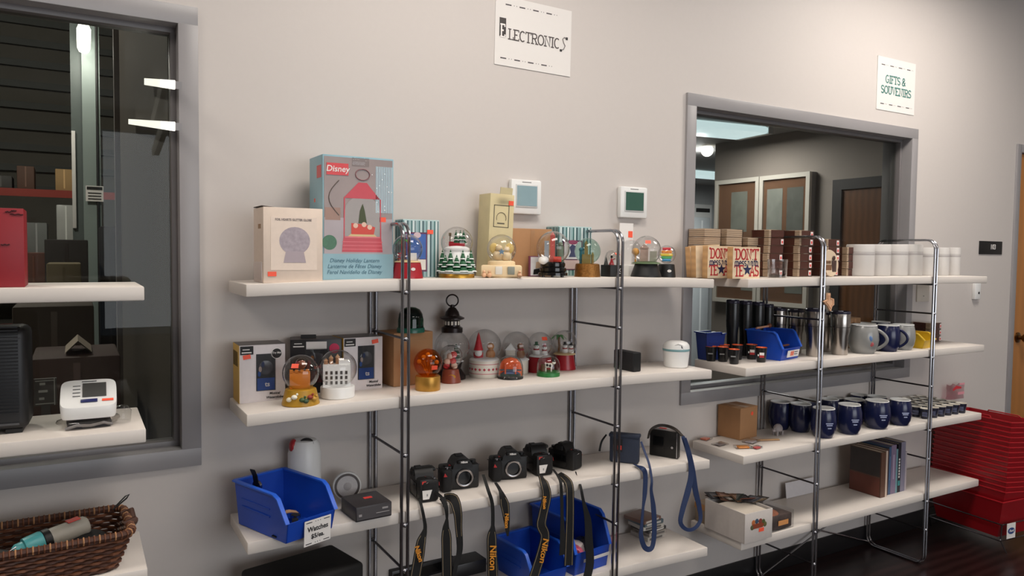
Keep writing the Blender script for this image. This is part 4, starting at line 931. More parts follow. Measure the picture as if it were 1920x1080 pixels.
panel(t, 'white_picture', W*.17, W*.68, H*.34, H*.69, C('pic_white', (222, 222, 224), .4), -.002)
panel(t, 'caption_panel', W*.17, W*.68, H*.14, H*.32, C('pic_pink', (206, 184, 180), .4), -.002)
disc(t, 'oval_logo', W*.42, H*.68, W*.14, H*.045, C('logo_plum', (150, 70, 100)), -.0034)
poly(t, 'printed_ornament', [(W*.3, H*.38), (W*.52, H*.38), (W*.48, H*.5), (W*.52, H*.6), (W*.4, H*.64), (W*.32, H*.58), (W*.36, H*.48)], C('pic_slate', (72, 76, 110)), -.003)
# parchment box, leaning a little
t, W, D, H = pbox('parchment_box', 'tall marbled parchment box leaning against the wall', 'box', (913, 516), (958, 514.5), None, 362, T1, mat('parchment', (206, 192, 150), .6, noise=.12, scale=22), depth=.085, y=2.315, rz=0)
t.rotation_euler.y = .04
mi = C('parchment_ink', (96, 88, 70))
for q in ((.16, .8, .86, .868), (.16, .8, .6, .608)): panel(t, 'stamp_border', W*q[0], W*q[1], H*q[2], H*q[3], mi)
for q in ((.16, .19), (.77, .8)): panel(t, 'stamp_border', W*q[0], W*q[1], H*.6, H*.868, mi)
mb = MB(); mb.tube([(W*(.48+.2*math.cos(a*PI/8)), -.001, H*(.71+.07*math.sin(a*PI/8))) for a in range(-1, 10)], .001, 6); part('stamp_dome', mb, mi, t)
panel(t, 'stamp_caption', W*.32, W*.62, H*.64, H*.655, mi)
tagbox(t, TR(W*.86, -.0012, H*.9), .02, .016)
mb = MB(); mb.box(W*.25, W*.75, .01, .013, H-.002, H+.022, M=TR(rx=.12)); part('open_flap', mb, mat('parchment', (1, 1, 1)), t)
# plain kraft carton and small framed card
t, W, D, H = pbox('kraft_carton', 'plain brown kraft carton behind the angel globe', 'box', (960, 517), (1034, 516), None, 428, T1, M_kraft, depth=.09, y=2.32, rz=0)
panel(t, 'tape_strip', W*.45, W*.55, H*.02, H*.98, C('tape_tan', (170, 128, 90), .4))
t, W, D, H = pbox('picture_card', 'small white picture card leaning behind the black globe', 'card', (993, 519), (1014, 518.5), None, 480, T1, C('card_plum', (120, 60, 84)), depth=.012, y=2.29, rz=0)
panel(t, 'picture', W*.08, W*.95, H*.05, H*.95, C('pic_white', (1, 1, 1)))
poly(t, 'dark_shape', [(W*.3, H*.1), (W*.95, H*.15), (W*.95, H*.4), (W*.35, H*.35)], M_ink, -.0014)
poly(t, 'pale_shape', [(W*.5, H*.4), (W*.95, H*.42), (W*.95, H*.75), (W*.55, H*.7)], C('pale_tan', (206, 178, 150)), -.0014)

# ---- second shelf: globes in window boxes
def windowbox(label, near, right, left, top, body, sidec, topc, tagp, text, dark=False, extra=None):
    t, W, D, H = pbox('window_box', label, 'box', near, right, left, top, T2, body, depth=left)
    sidepanel(t, 'side_print', 0, D, 0, H, sidec); sidepanel(t, 'side_badge', D*.2, D*.98, H*.62, H*.88, M_ink)
    mb = MB(); mb.box(0, W, 0, D, H, H+.0006); part('lid', mb, topc, t)
    x0, x1 = (.36, .78) if not dark else (.28, .72)
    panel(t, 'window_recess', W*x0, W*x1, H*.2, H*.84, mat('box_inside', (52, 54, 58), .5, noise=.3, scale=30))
    if dark: panel(t, 'white_header', W*.3, W*.7, H*.82, H*.96, M_paper, -.0012)
    fl = C('box_globe_blue', (22, 70, 150), .3) if not dark else C('box_globe_red', (96, 22, 40), .4)
    panel(t, 'blue_globe_base' if not dark else 'red_globe_base', W*(x0+.02), W*(x1-.02), H*.21, H*.42, fl, -.0016)
    mb = MB(); mb.sphere((W*(x0+x1)/2, .0, H*.6), W*(x1-x0)*.42, 20, 12, M=Matrix.Diagonal((1, .08, 1, 1))); part('boxed_globe', mb, mat('boxed_globe_grey', (92, 92, 98), .15, noise=.3, scale=25), t)
    for k, (x, z, c_) in enumerate(((.44, .58, (196, 176, 168)), (.42, .5, (36, 84, 160)), (.5, .66, (40, 60, 110)))):
        disc(t, 'boxed_figure', W*(x+(x0-.36)), H*z, W*.035, H*.05, C('bf%d%d' % (k, dark), c_ if not dark else (170, 50+k*30, 60)), -.006, 12)
    panel(t, 'window_film', W*x0, W*x1, H*.2, H*.84, M_clear, -.0075, .0003)
    badge = panel(t, 'brand_badge', W*.02 if not dark else W*.02, W*.3, H*.84, H*.985, M_ink, -.0008)
    panel(t, 'badge_line', W*.05, W*.26, H*.865, H*.885, M_paper, -.0018); panel(t, 'badge_line', W*.07, W*.22, H*.92, H*.935, M_paper, -.0018)
    if not dark:
        for k, s in enumerate(('Musical', 'Waterglobe')): txt(t, s, .0105, M_ink, TR(W*.76, -.0014, H*(.145-.07*k)), bold=.0002, shear=.2)
        txt(t, 'ts', .02, M_paper, TR(W*.6, -.0026, H*.31), bold=.0005)
    tagbox(t, TR(W*tagp[0], -.0014, H*tagp[1], ry=-.15), .022, .013)
    return t, W, D, H
M_wb = C('box_white', (222, 214, 214), .4); M_wy = C('box_yellow', (204, 160, 50), .4); M_top = C('box_top_grey', (104, 98, 96), .5)
t, W, D, H = windowbox('white and yellow window box with a round black Try Me badge', (449, 758), (535, 748), .1, 648, M_wb, M_wy, M_top, (.16, .8), 1)
disc(t, 'try_me_ring', W*.81, H*.84, W*.125, W*.125, M_paper, -.0016); disc(t, 'try_me_badge', W*.81, H*.84, W*.108, W*.108, M_ink, -.002)
txt(t, 'Try Me!', .0085, M_paper, TR(W*.81, -.0026, H*.85), bold=.0002)
t, W, D, H = windowbox('black window box with pink circle between the white window boxes', (545, 740), (641, 734), .1, 637, C('box_black', (30, 28, 32), .4), C('box_black', (1, 1, 1)), M_top, (.52, .5), 0, True)
disc(t, 'pink_circle', W*.85, H*.83, W*.1, W*.1, C('hot_pink', (208, 50, 92)), -.002); disc(t, 'pink_circle', W*.16, H*.55, W*.08, H*.06, C('hot_pink', (1, 1, 1)), -.002)
mb = MB(); mb.box(W*.2, W*.5, .03, .035, H, H+.012); part('hang_tab', mb, M_ink, t)
t, W, D, H = windowbox('plain white window box with orange tag at its top corner', (644, 735), (717, 727), .1, 634, M_wb, M_wy, M_top, (.8, .91), 1)
# plain brown box with the green dome globe on it
t, W, D, H = pbox('kraft_carton', 'plain brown kraft carton with the green dome globe on top', 'box', (738, 726), (811, 718), None, 625, T2, M_kraft, depth=.12)
panel(t, 'tape_strip', 0, W, H*.84, H*.845, C('tape_tan', (1, 1, 1), .4))
bt = t; TB = t.location.z+H+.0005
p = onz(770, 621, TB); m = mpp(p); c = Vector((onz(770, 623, TB).x, 0, TB)); c = ony(770, 621, 2.33); c.z = TB; m = mpp(c)
t = thing('dome_globe', 'green dome globe standing on the plain brown carton', 'snow globe', (c.x, c.y, TB), face(c))
def Zd(py): return zat(770, py, c)-TB
P_(t, 'base', lambda b: b.lathe([(0, 0), (26*m, 0), (26*m, .012), (24.5*m, .016), (0, .016)], 32), C('dome_green_base', (18, 96, 78), .3))
P_(t, 'dome', lambda b: b.lathe([(24*m, .014), (24*m, Zd(600)), (22*m, Zd(588)), (17*m, Zd(580)), (9*m, Zd(576)), (0, Zd(575))], 32), glassmat('green_dome', (70, 140, 120), .9, 1.45))
P_(t, 'dark_crown', lambda b: b.lathe([(22.5*m, Zd(595)), (20.5*m, Zd(587)), (15.5*m, Zd(580.5)), (0, Zd(577))], 24), C('crown_navy', (44, 52, 78), .4))
P_(t, 'white_figure', lambda b: (b.box(.008, .026, -.02, -.016, .02, .026), b.box(.014, .02, -.02, -.016, .026, .055), b.box(.004, .012, -.02, -.016, .048, .054)), M_snow)
P_(t, 'green_core', lambda b: b.cyl((0, .004, .016), 18*m, Zd(592)-.016, 20), C('core_green', (16, 84, 68), .5))

# ---- black speaker, white pot and its cable
t, W, D, H = pbox('small_speaker', 'small black fabric speaker on the middle shelf', 'speaker', (1150, 690), (1187, 698), None, 655, T2, mat('speaker_cloth', (22, 22, 26), .7, noise=.3, scale=220), bev=.004, depth=.04)
mb = MB(); mb.box(W-.002, W+.001, .003, D-.003, .003, H-.003); part('end_cap', mb, M_black, t)
c, m = place(1267, 691, T2, 24)
t = thing('lidded_pot', 'white pot with a teal-banded lid and carry handle', 'pot', c, face(c))
def Zp(py): return zat(1267, py, c)-c.z
P_(t, 'body', lambda b: b.lathe([(0, 0), (20*m, 0), (22*m, .004), (24.5*m, Zp(660)), (24.5*m, Zp(656)), (0, Zp(656))], 32), M_whitep)
P_(t, 'teal_band', lambda b: b.lathe([(25*m, Zp(656.5)), (25.3*m, Zp(654)), (25*m, Zp(652.5)), (0, Zp(652.5))], 32), C('teal_band', (120, 160, 164), .35))
P_(t, 'lid', lambda b: b.lathe([(25*m, Zp(652.5)), (24*m, Zp(646)), (20*m, Zp(641)), (12*m, Zp(638.5)), (0, Zp(638))], 32), M_whitep)
P_(t, 'handle_recess', lambda b: b.box(-.006, .026, -.049, -.03, Zp(652), Zp(645), bev=.004), C('recess_dark', (60, 66, 72)))
P_(t, 'handle', lambda b: b.tube([(-.008, -.046, Zp(653)), (-.004, -.048, Zp(645)), (.008, -.048, Zp(642)), (.022, -.046, Zp(644)), (.029, -.042, Zp(652))], .004, 8), M_whitep)
pts = [onz(a, b, T2+.003) for a, b in ((1203, 688), (1212, 684), (1222, 680), (1215, 678), (1206, 682), (1219, 685))]
mb = MB(); mb.tube(pts, .0018, 6); solo('white_cable', mb, M_whitep, 'short curled white cable behind the small black speaker', 'cable')

# ================================================================== THIRD SHELF
def bin_(label, corner, axis, L, Wd, Hd, T, card=True, grp='blue plastic hopper bins', m=M_blue, name='parts_bin', lip=.45, rimm=None):
    """hopper bin: corner = near-left bottom of its open front, axis = direction (angle) pointing from front to back"""
    t = thing(name, label, 'bin', corner, axis, grp)          # local: front at y=0 facing -y, back at y=L, x across 0..Wd
    rimm = rimm or C('bin_rim_blue', (34, 92, 204), .35)
    th = .0035; lh = Hd*lip
    def plate(name, poly3, nrm, m=m):
        mb = MB(); n = len(poly3); k = Vector(nrm)*th
        vs = [Vector(p) for p in poly3]+[Vector(p)+k for p in poly3]
        fs = [list(range(n)), list(range(2*n-1, n-1, -1))]+[(i, (i+1) % n, (i+1) % n+n, i+n) for i in range(n)]
        mb.add(vs, fs); return part(name, mb, m, t)
    prof = [(0, .0), (L, 0), (L+.012, Hd), (L*.2, Hd), (L*.12, Hd*.93), (-.012, lh)]
    def spl(z): return .006*z/Hd
    plate('side_wall', [(-spl(z), y, z) for y, z in prof], (1, 0, 0)); plate('side_wall', [(Wd+spl(z)-th, y, z) for y, z in prof], (1, 0, 0))
    plate('back_wall', [(0, L, 0), (Wd, L, 0), (Wd+.005, L+.012, Hd), (-.005, L+.012, Hd)], (0, -1, 0))
    plate('front_lip', [(0, 0, 0), (Wd, 0, 0), (Wd+.003, -.012, lh), (-.003, -.012, lh)], (0, 1, 0))
    plate('bottom', [(0, 0, 0), (Wd, 0, 0), (Wd, L, 0), (0, L, 0)], (0, 0, 1))
    for s, x in ((-1, -.006), (1, Wd+.006)):
        mb = MB(); pts = [(x, L+.016, Hd), (x, L*.2, Hd), (x-s*.001, L*.12, Hd*.93), (x-s*.002, -.014, lh)]
        mb.ribbon(pts, .013, (0, -.3, 1), .005); part('rim', mb, rimm, t)
    mb = MB(); mb.ribbon([(-.006, L+.014, Hd), (Wd+.006, L+.014, Hd)], .013, (0, 0, 1), .005); part('rim', mb, rimm, t)
    for z in (.45, .62):
        mb = MB(); mb.box(-.0055, -.0005, L*.3, L*.9, Hd*z, Hd*z+.004); part('side_rib', mb, m, t)
    return t
a = surf(536, 1020, T3); b = surf(622, 988, T3)
dx_ = (b-a); ax = math.atan2(dx_.y, dx_.x)
bn = bin_('blue hopper bin of watches with a price card on its lip', (a.x, a.y, a.z+.0003), ax, .24, dx_.length, .13, T3)
# watches in the bin
def inworld(o, p): return root_inv(o).inverted() @ Vector(p)
def watch(label, p, rz, rx, m, r=.016, ln=.11):
    t = thing('wrist_watch', label, 'watch', p, rz, 'watches in the blue bin', rx=rx)
    P_(t, 'strap', lambda b: b.ribbon([(-ln/2, 0, -.004), (-ln*.3, 0, .004), (0, 0, .006), (ln*.3, 0, .004), (ln/2, 0, -.004)], .018, (0, 0, 1), .003), m)
    P_(t, 'case', lambda b: b.cyl((0, 0, .005), r, .008, 18), M_chrome)
    P_(t, 'dial', lambda b: b.cyl((0, 0, .013), r*.8, .001, 18), M_ink)
q = inworld(bn, (.05, .06, .012)); watch('black strapped watch lying at the front of the blue bin', q, .5, 0, M_black)
q = inworld(bn, (.1, .1, .02)); watch('dark watch with chrome case deep in the blue bin', q, 1.3, .1, M_black)
q = inworld(bn, (.075, .14, .03)); watch('tan strapped watch at the back of the blue bin', q, .2, .1, C('tan_strap', (190, 150, 110)))
q = inworld(bn, (.022, .188, .118)); watch('black watch strap sticking up over the bin edge', q, ax+1.2, 0, M_black)
bpy.data.objects[ 'wrist_watch.003'].rotation_euler = (0, 1.45, ax+.2)
# price card
p = inworld(bn, (dx_.length*.6, -.0175, .022)); 
t = thing('price_card', 'small white card reading Watches $5/ea.', 'sign', p, ax-.02, rx=.05)
P_(t, 'card', lambda b: b.box(-.045, .045, -.0008, .0008, -.044, .03), M_paper)
txt(t, 'Watches', .0205, M_ink, TR(0, -.0014, .003), bold=.0004, sxs=.95); txt(t, '$5/ea.', .0185, M_ink, TR(0, -.0014, -.019), bold=.0004)
for z in (.024, -.038):
    for x in (-.03, .03): P_(t, 'border_dash', lambda b: b.box(x-.01, x+.01, -.0014, -.0006, z-.001, z+.001), M_ink)
    for x in (-.008, 0, .008): P_(t, 'border_dot', lambda b: b.box(x-.001, x+.001, -.0014, -.0006, z-.001, z+.001), M_ink)
# white cylinder
c = surf(571, 900, T3, 2.383); m = mpp(c)
t = thing('white_canister', 'tall white cylinder speaker with a red patch behind the blue bin', 'canister', c, face(c))
def Zc(py): return zat(571, py, c)-c.z
P_(t, 'body', lambda b: b.lathe([(0, 0), (29*m, 0), (30*m, .004), (30*m, Zc(846)), (27*m, Zc(838)), (0, Zc(838))], 36), M_whitep)
P_(t, 'shoulder', lambda b: b.lathe([(29*m, Zc(842)), (27*m, Zc(830)), (22*m, Zc(823)), (14*m, Zc(821)), (0, Zc(821))], 36), M_whitep)
P_(t, 'black_button', lambda b: b.lathe([(0, .006), (13*m, .004), (15*m, -.002)], 24, M=TR(.006, -.03, Zc(829), rx=.95)), M_ink)
P_(t, 'red_patch', lambda b: b.sphere((-.034, -.01, Zc(833)), 14*m, 16, 8, sx=.6), C('patch_red', (170, 40, 46), .4))
tagbox(t, TR(.006, -.0375, Zc(829)+.0045, rx=-.62), .02, .012)
# round speaker
c, m = place(651, 941, T3, 6)
t = thing('round_speaker', 'round white speaker with a dark ring beside the router', 'speaker', c, face(c)+.1)
rr = 26*m; X = TR(0, 0, rr+.003, rx=PI/2-.12)
P_(t, 'housing', lambda b: b.lathe([(0, -.03), (rr*.8, -.03), (rr, -.02), (rr, 0), (rr*.9, .004), (0, .004)], 36, M=X), M_whitep)
P_(t, 'dark_ring', lambda b: b.lathe([(rr*.74, .004), (rr*.76, .007), (rr*.88, .007), (rr*.9, .004)], 36, M=X), C('ring_grey', (84, 76, 74)))
P_(t, 'grille', lambda b: b.lathe([(rr*.74, .005), (rr*.4, .007), (0, .008)], 36, M=X), mat('speaker_mesh', (196, 192, 190), .7, noise=.15, scale=300))
P_(t, 'center_cap', lambda b: b.lathe([(rr*.3, .007), (rr*.2, .009), (0, .009)], 24, M=X), C('cap_grey', (168, 162, 160)))
P_(t, 'foot', lambda b: b.box(-.02, .02, -.006, .03, 0, .008, bev=.002), M_whitep)
# router
t, W, D, H = pbox('router_box', 'flat dark grey modem with a red sticker', 'modem', (667, 981), (735, 966.5), None, 952, T3, C('router_black', (44, 40, 42), .45), depth=.125, bev=.004)
panel(t, 'front_panel', W*.03, W*.97, H*.12, H*.88, C('router_face', (70, 66, 68), .35))
panel(t, 'maker_mark', W*.72, W*.88, H*.62, H*.74, C('mark_silver', (150, 146, 146)), -.0014); panel(t, 'port_line', W*.55, W*.92, H*.4, H*.44, C('mark_silver', (1, 1, 1)), -.0014); panel(t, 'logo_dot', W*.08, W*.16, H*.35, H*.5, C('mark_silver', (1, 1, 1)), -.0014)
mb = MB(); mb.box(W*.45, W*.68, D*.5, D*.62, H-.0003, H+.0008); part('price_tag', mb, C('tag_red', (206, 56, 48)), t)

# ---------------------------------------------------------------- cameras with neck straps
M_cam = mat('camera_body', (9, 8, 9), .5, noise=.2, scale=200, bump=.15)
M_rub = mat('camera_rubber', (12, 11, 12), .75, noise=.2, scale=300, bump=.3)
M_strap = mat('strap_black', (9, 8, 8), .75, noise=.2, scale=250, bump=.2)
M_gold2 = C('strap_gold', (214, 140, 40), .5); M_edge = C('strap_edge', (156, 138, 108), .6)
def dslr(label, c, rz, s=1, back=False, sticker=False, logo=True):
    t = thing('dslr_camera', label, 'camera', c, rz, 'cameras with neck straps'); t.scale = (s, s, s)
    def B(name, fn, m, par=None): mb = MB(); fn(mb); return part(name, mb, m, par or t)
    B('body', lambda b: b.box(-.062, .064, -.022, .026, 0, .078, bev=.007), M_cam)
    B('grip', lambda b: b.box(-.066, -.03, -.042, .02, .001, .074, bev=.011, seg=3), M_rub)
    B('prism_housing', lambda b: b.prism([(-.03, .07), (.038, .07), (.034, .084), (.024, .099), (.016, .103), (-.008, .103), (-.016, .099), (-.026, .084)], -.034, .03), M_cam)
    B('flash_lid', lambda b: b.box(-.016, .024, -.046, .0, .088, .1, bev=.004), M_cam)
    B('hot_shoe', lambda b: b.box(-.008, .016, .0, .022, .102, .106), M_ink)
    B('shutter_button', lambda b: b.cyl((-.048, -.028, .073), .006, .005, 14), M_chrome)
    B('front_dial', lambda b: b.cyl((-.045, -.008, .077), .009, .004, 18), M_ink)
    B('mode_dial', lambda b: b.cyl((.048, .004, .077), .011, .009, 20), M_black)
    X = TR(.012, -.022, .038, rx=PI/2)
    B('mount_ring', lambda b: b.lathe([(.0245, 0), (.0285, 0), (.0285, .007), (.0255, .009), (.0225, .008), (.0225, -.004)], 40, M=X), mat('mount_steel', (176, 172, 172), .25, 1, noise=.05))
    B('mirror_box', lambda b: b.lathe([(0, .0012), (.0235, .0012), (.0235, .0005)], 32, M=X), M_blackg)
    B('release_button', lambda b: b.cyl((0, 0, 0), .006, .005, 12, M=TR(.046, -.021, .03, rx=PI/2)), M_black)
    B('red_accent', lambda b: b.prism([(-.0, .0), (.012, .0), (.004, .012)], -.001, 0, M=TR(-.062, -.0425, .052)), C('accent_red', (180, 30, 34)))
    B('top_tag', lambda b: b.box(-.05, -.03, -.014, -.002, .0778, .0786), C('tag_red', (1, 1, 1)))
    if logo: txt(t, 'Nikon', .0088, M_paper, TR(.004, -.0466, .094), bold=.0004)
    B('rear_screen', lambda b: b.box(-.03, .034, .026, .028, .012, .058, bev=.001), M_blackg)
    B('eyecup', lambda b: b.box(-.014, .02, .026, .036, .078, .098, bev=.004), M_rub)
    for x in (-.067, .065): B('strap_lug', lambda b: b.tube([(x, -.004, .066), (x+(.006 if x > 0 else -.006), 0, .07), (x, .004, .066)], .0012, 6), M_chrome)
    if sticker:
        B('white_sticker', lambda b: b.prism([(-.006, .012), (.016, .012), (.018, .042), (-.016, .042)], -.0672, -.0662, M=Matrix.Rotation(-PI/2, 4, 'Z') @ Matrix.Diagonal((-1, 1, 1, 1))), M_paper)
        B('sticker_print', lambda b: b.box(-.0676, -.067, -.001, .003, .022, .03), C('mark_grey', (150, 150, 150)))
        B('price_tag', lambda b: b.box(-.064, -.0626, .004, .018, .062, .072), C('tag_red', (1, 1, 1)))
    return t
def strap(t, pix, wid, y=None, gold=None, edges=True, m=M_strap, name='neck_strap', text=None, ends=None):
    """pix: list of (px,py[,y]) world points; wid in metres"""
    yd = y
    pts = []
    for q in pix: pts.append(ony(q[0], q[1], q[2] if len(q) > 2 else yd))
    # smooth: Catmull-Rom
    N = len(pts); out = []; wo = []
    for i in range(N-1):
        p0, p1, p2, p3 = pts[max(i-1, 0)], pts[i], pts[i+1], pts[min(i+2, N-1)]
        for k in range(5):
            u = k/5; out.append(.5*((2*p1)+(p2-p0)*u+(2*p0-5*p1+4*p2-p3)*u*u+(3*p1-p0-3*p2+p3)*u**3)); wo.append(wid[i]+(wid[i+1]-wid[i])*u)
    out.append(pts[-1]); wo.append(wid[-1])
    mb = MB(); mb.ribbon(out, wo, (-.25, -1, .15), .0022); so = part(name, mb, m, t, world=True)
    if edges:
        big = [k for k in range(len(out)) if wo[k] > .022]
        if len(big) > 2:
            for s in (-1, 1):
                e = MB(); e.ribbon([out[k] for k in big], .0013, (-.25, -1, .15), .0006, off=[s*(wo[k]/2-.004) for k in big], lift=.0014); part('edge_line', e, M_edge, so, world=True)
    if text:
        for (px, py, ang, sz) in text:
            p = ony(px, py, yd-.0085); txt(so, 'Nikon', sz, M_gold2, Matrix.Translation(p) @ Matrix.Rotation(ang, 4, 'Y'), bold=.0007, shear=.2, world=True)
    return so
YS = 2.135
c1 = dslr('camera turned sideways beside the rack post, white grip sticker', (.985, 2.255, T3+.0107), PI/2-.1, .98, sticker=True)
c2 = dslr('camera facing out with silver lens mount, next to the rack post', (1.137, 2.285, T3+.0107), face((1.137, 2.27))+.32, 1.08)
c3 = dslr('camera facing out in the middle of the camera row', (1.343, 2.3, T3+.0107), face((1.343, 2.3))+.3, 1.06)
c4 = dslr('taller camera turned sideways with a white grip sticker', (1.475, 2.32, T3+.0107), PI/2-.1, 1.0, sticker=True)
c5 = dslr('black camera turned away at the far end of the camera row', (1.6, 2.315, T3+.0107), PI*.62, .92, logo=False)
W0 = .011; WP = .034
strap(c1, [(786, 935, 2.2), (790, 948, 2.14), (795, 972), (797, 992), (790, 1015), (786, 1040), (778, 1085)], [.009, .009, .01, .012, .03, .034, .034], YS, text=[(785, 1038, PI/2-.3, .022)])
strap(c1, [(803, 912, 2.2), (815, 922, 2.19), (829, 934, 2.15), (834, 950)], [.009, .01, .01, .012], YS, edges=False)
strap(c2, [(829, 933, 2.16), (836, 950), (838, 972), (836, 990), (837, 1010), (838, 1085)], [.02, .014, .008, .022, .034, .034], YS)
strap(c2, [(833, 932, 2.17), (850, 936, 2.14), (858, 960), (860, 990), (862, 1030), (855, 1060), (850, 1085)], [.02, .036, .03, .024, .02, .014, .012], YS-.01)
strap(c3, [(906, 890, 2.2), (915, 918, 2.14), (923, 945), (924, 985), (922, 1010), (924, 1085)], [.009, .011, .012, .012, .034, .036], YS, text=[(924, 1045, PI/2, .034)])
strap(c3, [(929, 905, 2.19), (938, 920, 2.14), (946, 945), (950, 975), (952, 1005)], [.009, .012, .032, .022, .006], YS-.004, text=[(950, 976, PI/2, .02)])
strap(c4, [(1012, 890, 2.2), (1020, 905, 2.14), (1025, 930), (1018, 965), (1015, 985), (1022, 1005), (1014, 1040), (1000, 1085)], [.02, .03, .034, .034, .036, .034, .034, .036], YS-.006, text=[(1020, 1032, PI/2+.18, .034), (1021, 942, PI/2, .018)])
strap(c5, [(1037, 880, 2.22), (1050, 900, 2.14), (1053, 930), (1054, 975), (1056, 1040)], [.009, .01, .012, .012, .03], YS, edges=False)
strap(c5, [(1048, 888, 2.22), (1066, 905, 2.14), (1069, 940), (1068, 1000), (1066, 1060)], [.02, .03, .03, .032, .034], YS-.006)
strap(c5, [(1080, 885, 2.24), (1088, 910, 2.145), (1094, 940), (1102, 975), (1104, 1010), (1106, 1055), (1100, 1085)], [.008, .009, .011, .026, .03, .032, .03], YS, edges=False)
# navy fabric camera case and black compact camera
t, W, D, H = pbox('camera_case', 'navy fabric camera case with a red sticker and long strap', 'camera case', (1142, 866), (1197, 872), None, 813, T3, mat('navy_cloth', (40, 48, 66), .75, noise=.15, scale=160, bump=.2), bev=.008, depth=.035)
M_nst = mat('navy_strap', (28, 46, 86), .6, noise=.12, scale=200, bump=.1)
panel(t, 'front_pocket', W*.12, W*.45, H*.4, H*.85, C('pocket_black', (22, 24, 32), .6)); panel(t, 'red_sticker', W*.28, W*.42, H*.47, H*.62, C('tag_red', (1, 1, 1)), -.001)
mb = MB(); mb.box(-.003, W+.003, -.003, D+.003, H*.9, H+.003, bev=.004); part('flap', mb, mat('navy_cloth', (1, 1, 1)), t)
strap(t, [(1137, 815, 2.34), (1128, 828, 2.33), (1124, 846, 2.33)], [.006, .008, .008], 2.33, edges=False, m=M_strap)
strap(t, [(1190, 871, 2.2), (1204, 878, 2.14), (1210, 890), (1209, 925), (1206, 950), (1203, 985), (1202, 1005), (1208, 1025), (1217, 1030), (1224, 1022), (1227, 990), (1225, 950), (1221, 920), (1222, 900), (1217, 870, 2.16), (1208, 845, 2.2), (1202, 828, 2.22)], [.014, .018, .019, .018, .01, .012, .018, .02, .02, .018, .02, .02, .012, .009, .009, .009, .008], YS, edges=False, m=M_nst)
t, W, D, H = pbox('compact_camera', 'boxy black compact camera with a silver-edged front and strap', 'camera', (1217, 853), (1271, 862), None, 803, T3, M_cam, bev=.005, depth=.03)
panel(t, 'silver_plate', W*.94, W*.97, .004, H-.004, M_chrome); panel(t, 'lens_cover', W*.12, W*.5, H*.3, H*.75, M_blackg)
mb = MB(); mb.box(W*.1, W*.9, .003, D-.003, H-.002, H+.005, bev=.002); part('top_plate', mb, mat('silver_top', (186, 180, 178), .3, .6, noise=.04), t)
mb = MB(); mb.box(W*.3, W*.55, .006, D-.006, H+.005, H+.006); part('price_tag', mb, C('tag_red', (1, 1, 1)), t)
mb = MB(); mb.cyl((0, 0, 0), .005, .004, 12, M=TR(W*.8, 0, H*.4, rx=PI/2)); part('button', mb, M_chrome, t)
strap(t, [(1215, 822, 2.3), (1220, 806, 2.28), (1235, 798, 2.27), (1252, 799, 2.25), (1268, 806, 2.21), (1280, 818, 2.16)], [.008, .009, .012, .012, .012, .014], 2.2, edges=False, m=C('strap_brown', (44, 36, 30), .7))
strap(t, [(1280, 818, 2.15), (1290, 845), (1298, 880), (1304, 920), (1311, 950), (1313, 975), (1303, 990), (1288, 993), (1276, 980), (1280, 955), (1290, 920), (1296, 890), (1293, 855), (1284, 822)], [.014, .022, .024, .024, .02, .016, .014, .014, .018, .022, .026, .024, .02, .014], YS+.002, edges=False, m=M_nst)

# ================================================================== BOTTOM SHELF OF THE GLOBE RACK
t, W, D, H = pbox('disc_player', 'black disc player with an orange and white side, under the cameras', 'disc player', (850, 1088), (912, 1072), None, 1062, T4, C('player_black', (30, 29, 31), .35), depth=.15, bev=.003)
t, W, D, H = pbox('video_unit', 'flat dark video unit with a red sticker on the bottom shelf', 'video player', (735, 1100), (850, 1068), None, 1072, T4, C('player_black', (1, 1, 1), .35), depth=.16, bev=.003)
mb = MB(); mb.box(W*.62, W*.72, D*.45, D*.55, H, H+.001); part('price_tag', mb, C('tag_red', (1, 1, 1)), t)
panel(t, 'front_panel', .005, W-.005, H*.2, H*.8, M_blackg)
t, W, D, H = pbox('game_carton', 'white and orange carton with black print behind the camera straps', 'box', (868, 1052), (918, 1040), None, 1030, T4, M_paper, depth=.1)
panel(t, 'orange_band', 0, W, 0, H*.4, C('band_orange', (226, 84, 40)))
for x in (.2, .55): mb = MB(); mb.box(W*x, W*(x+.2), .02, .045, H, H+.001); part('black_print', mb, M_ink, t)
b1 = bin_('large blue hopper bin with pink goods on the bottom shelf', (1.555, 2.175, T4+.0107), .12, .23, .165, .2, T4, lip=.42)
mb = MB(); mb.box(.03, .16, -.0135, -.0125, .05, .062, M=TR(rx=.12)); part('label_strip', mb, M_paper, b1)
b2 = bin_('blue hopper bin hidden behind the hanging camera straps', (1.36, 2.155, T4+.0107), .1, .2, .15, .125, T4, lip=.4)
for k, (x, y, c_, lb) in enumerate(((.05, .05, (232, 110, 140), 'pink plastic bag'), (.08, .08, (238, 222, 214), 'white plastic bag'), (.13, .09, (34, 34, 40), 'black cable bundle'))):
    q = inworld(b1, (x, y, .004)); mb = MB()
    mb.sphere((0, 0, .04), .04, 12, 8, sz=1.0, sx=.8)
    for v in mb.v: v += Vector((random.uniform(-.008, .008), random.uniform(-.008, .008), random.uniform(0, .008) if v.z > .01 else 0))
    mb.v = [Vector((v.x, v.y, max(0, v.z))) for v in mb.v]
    solo('bagged_item', mb, mat('bagged%d' % k, c_, .3, noise=.1), lb+' inside the large blue bin', 'bag', q+Vector((0, 0, .0)))
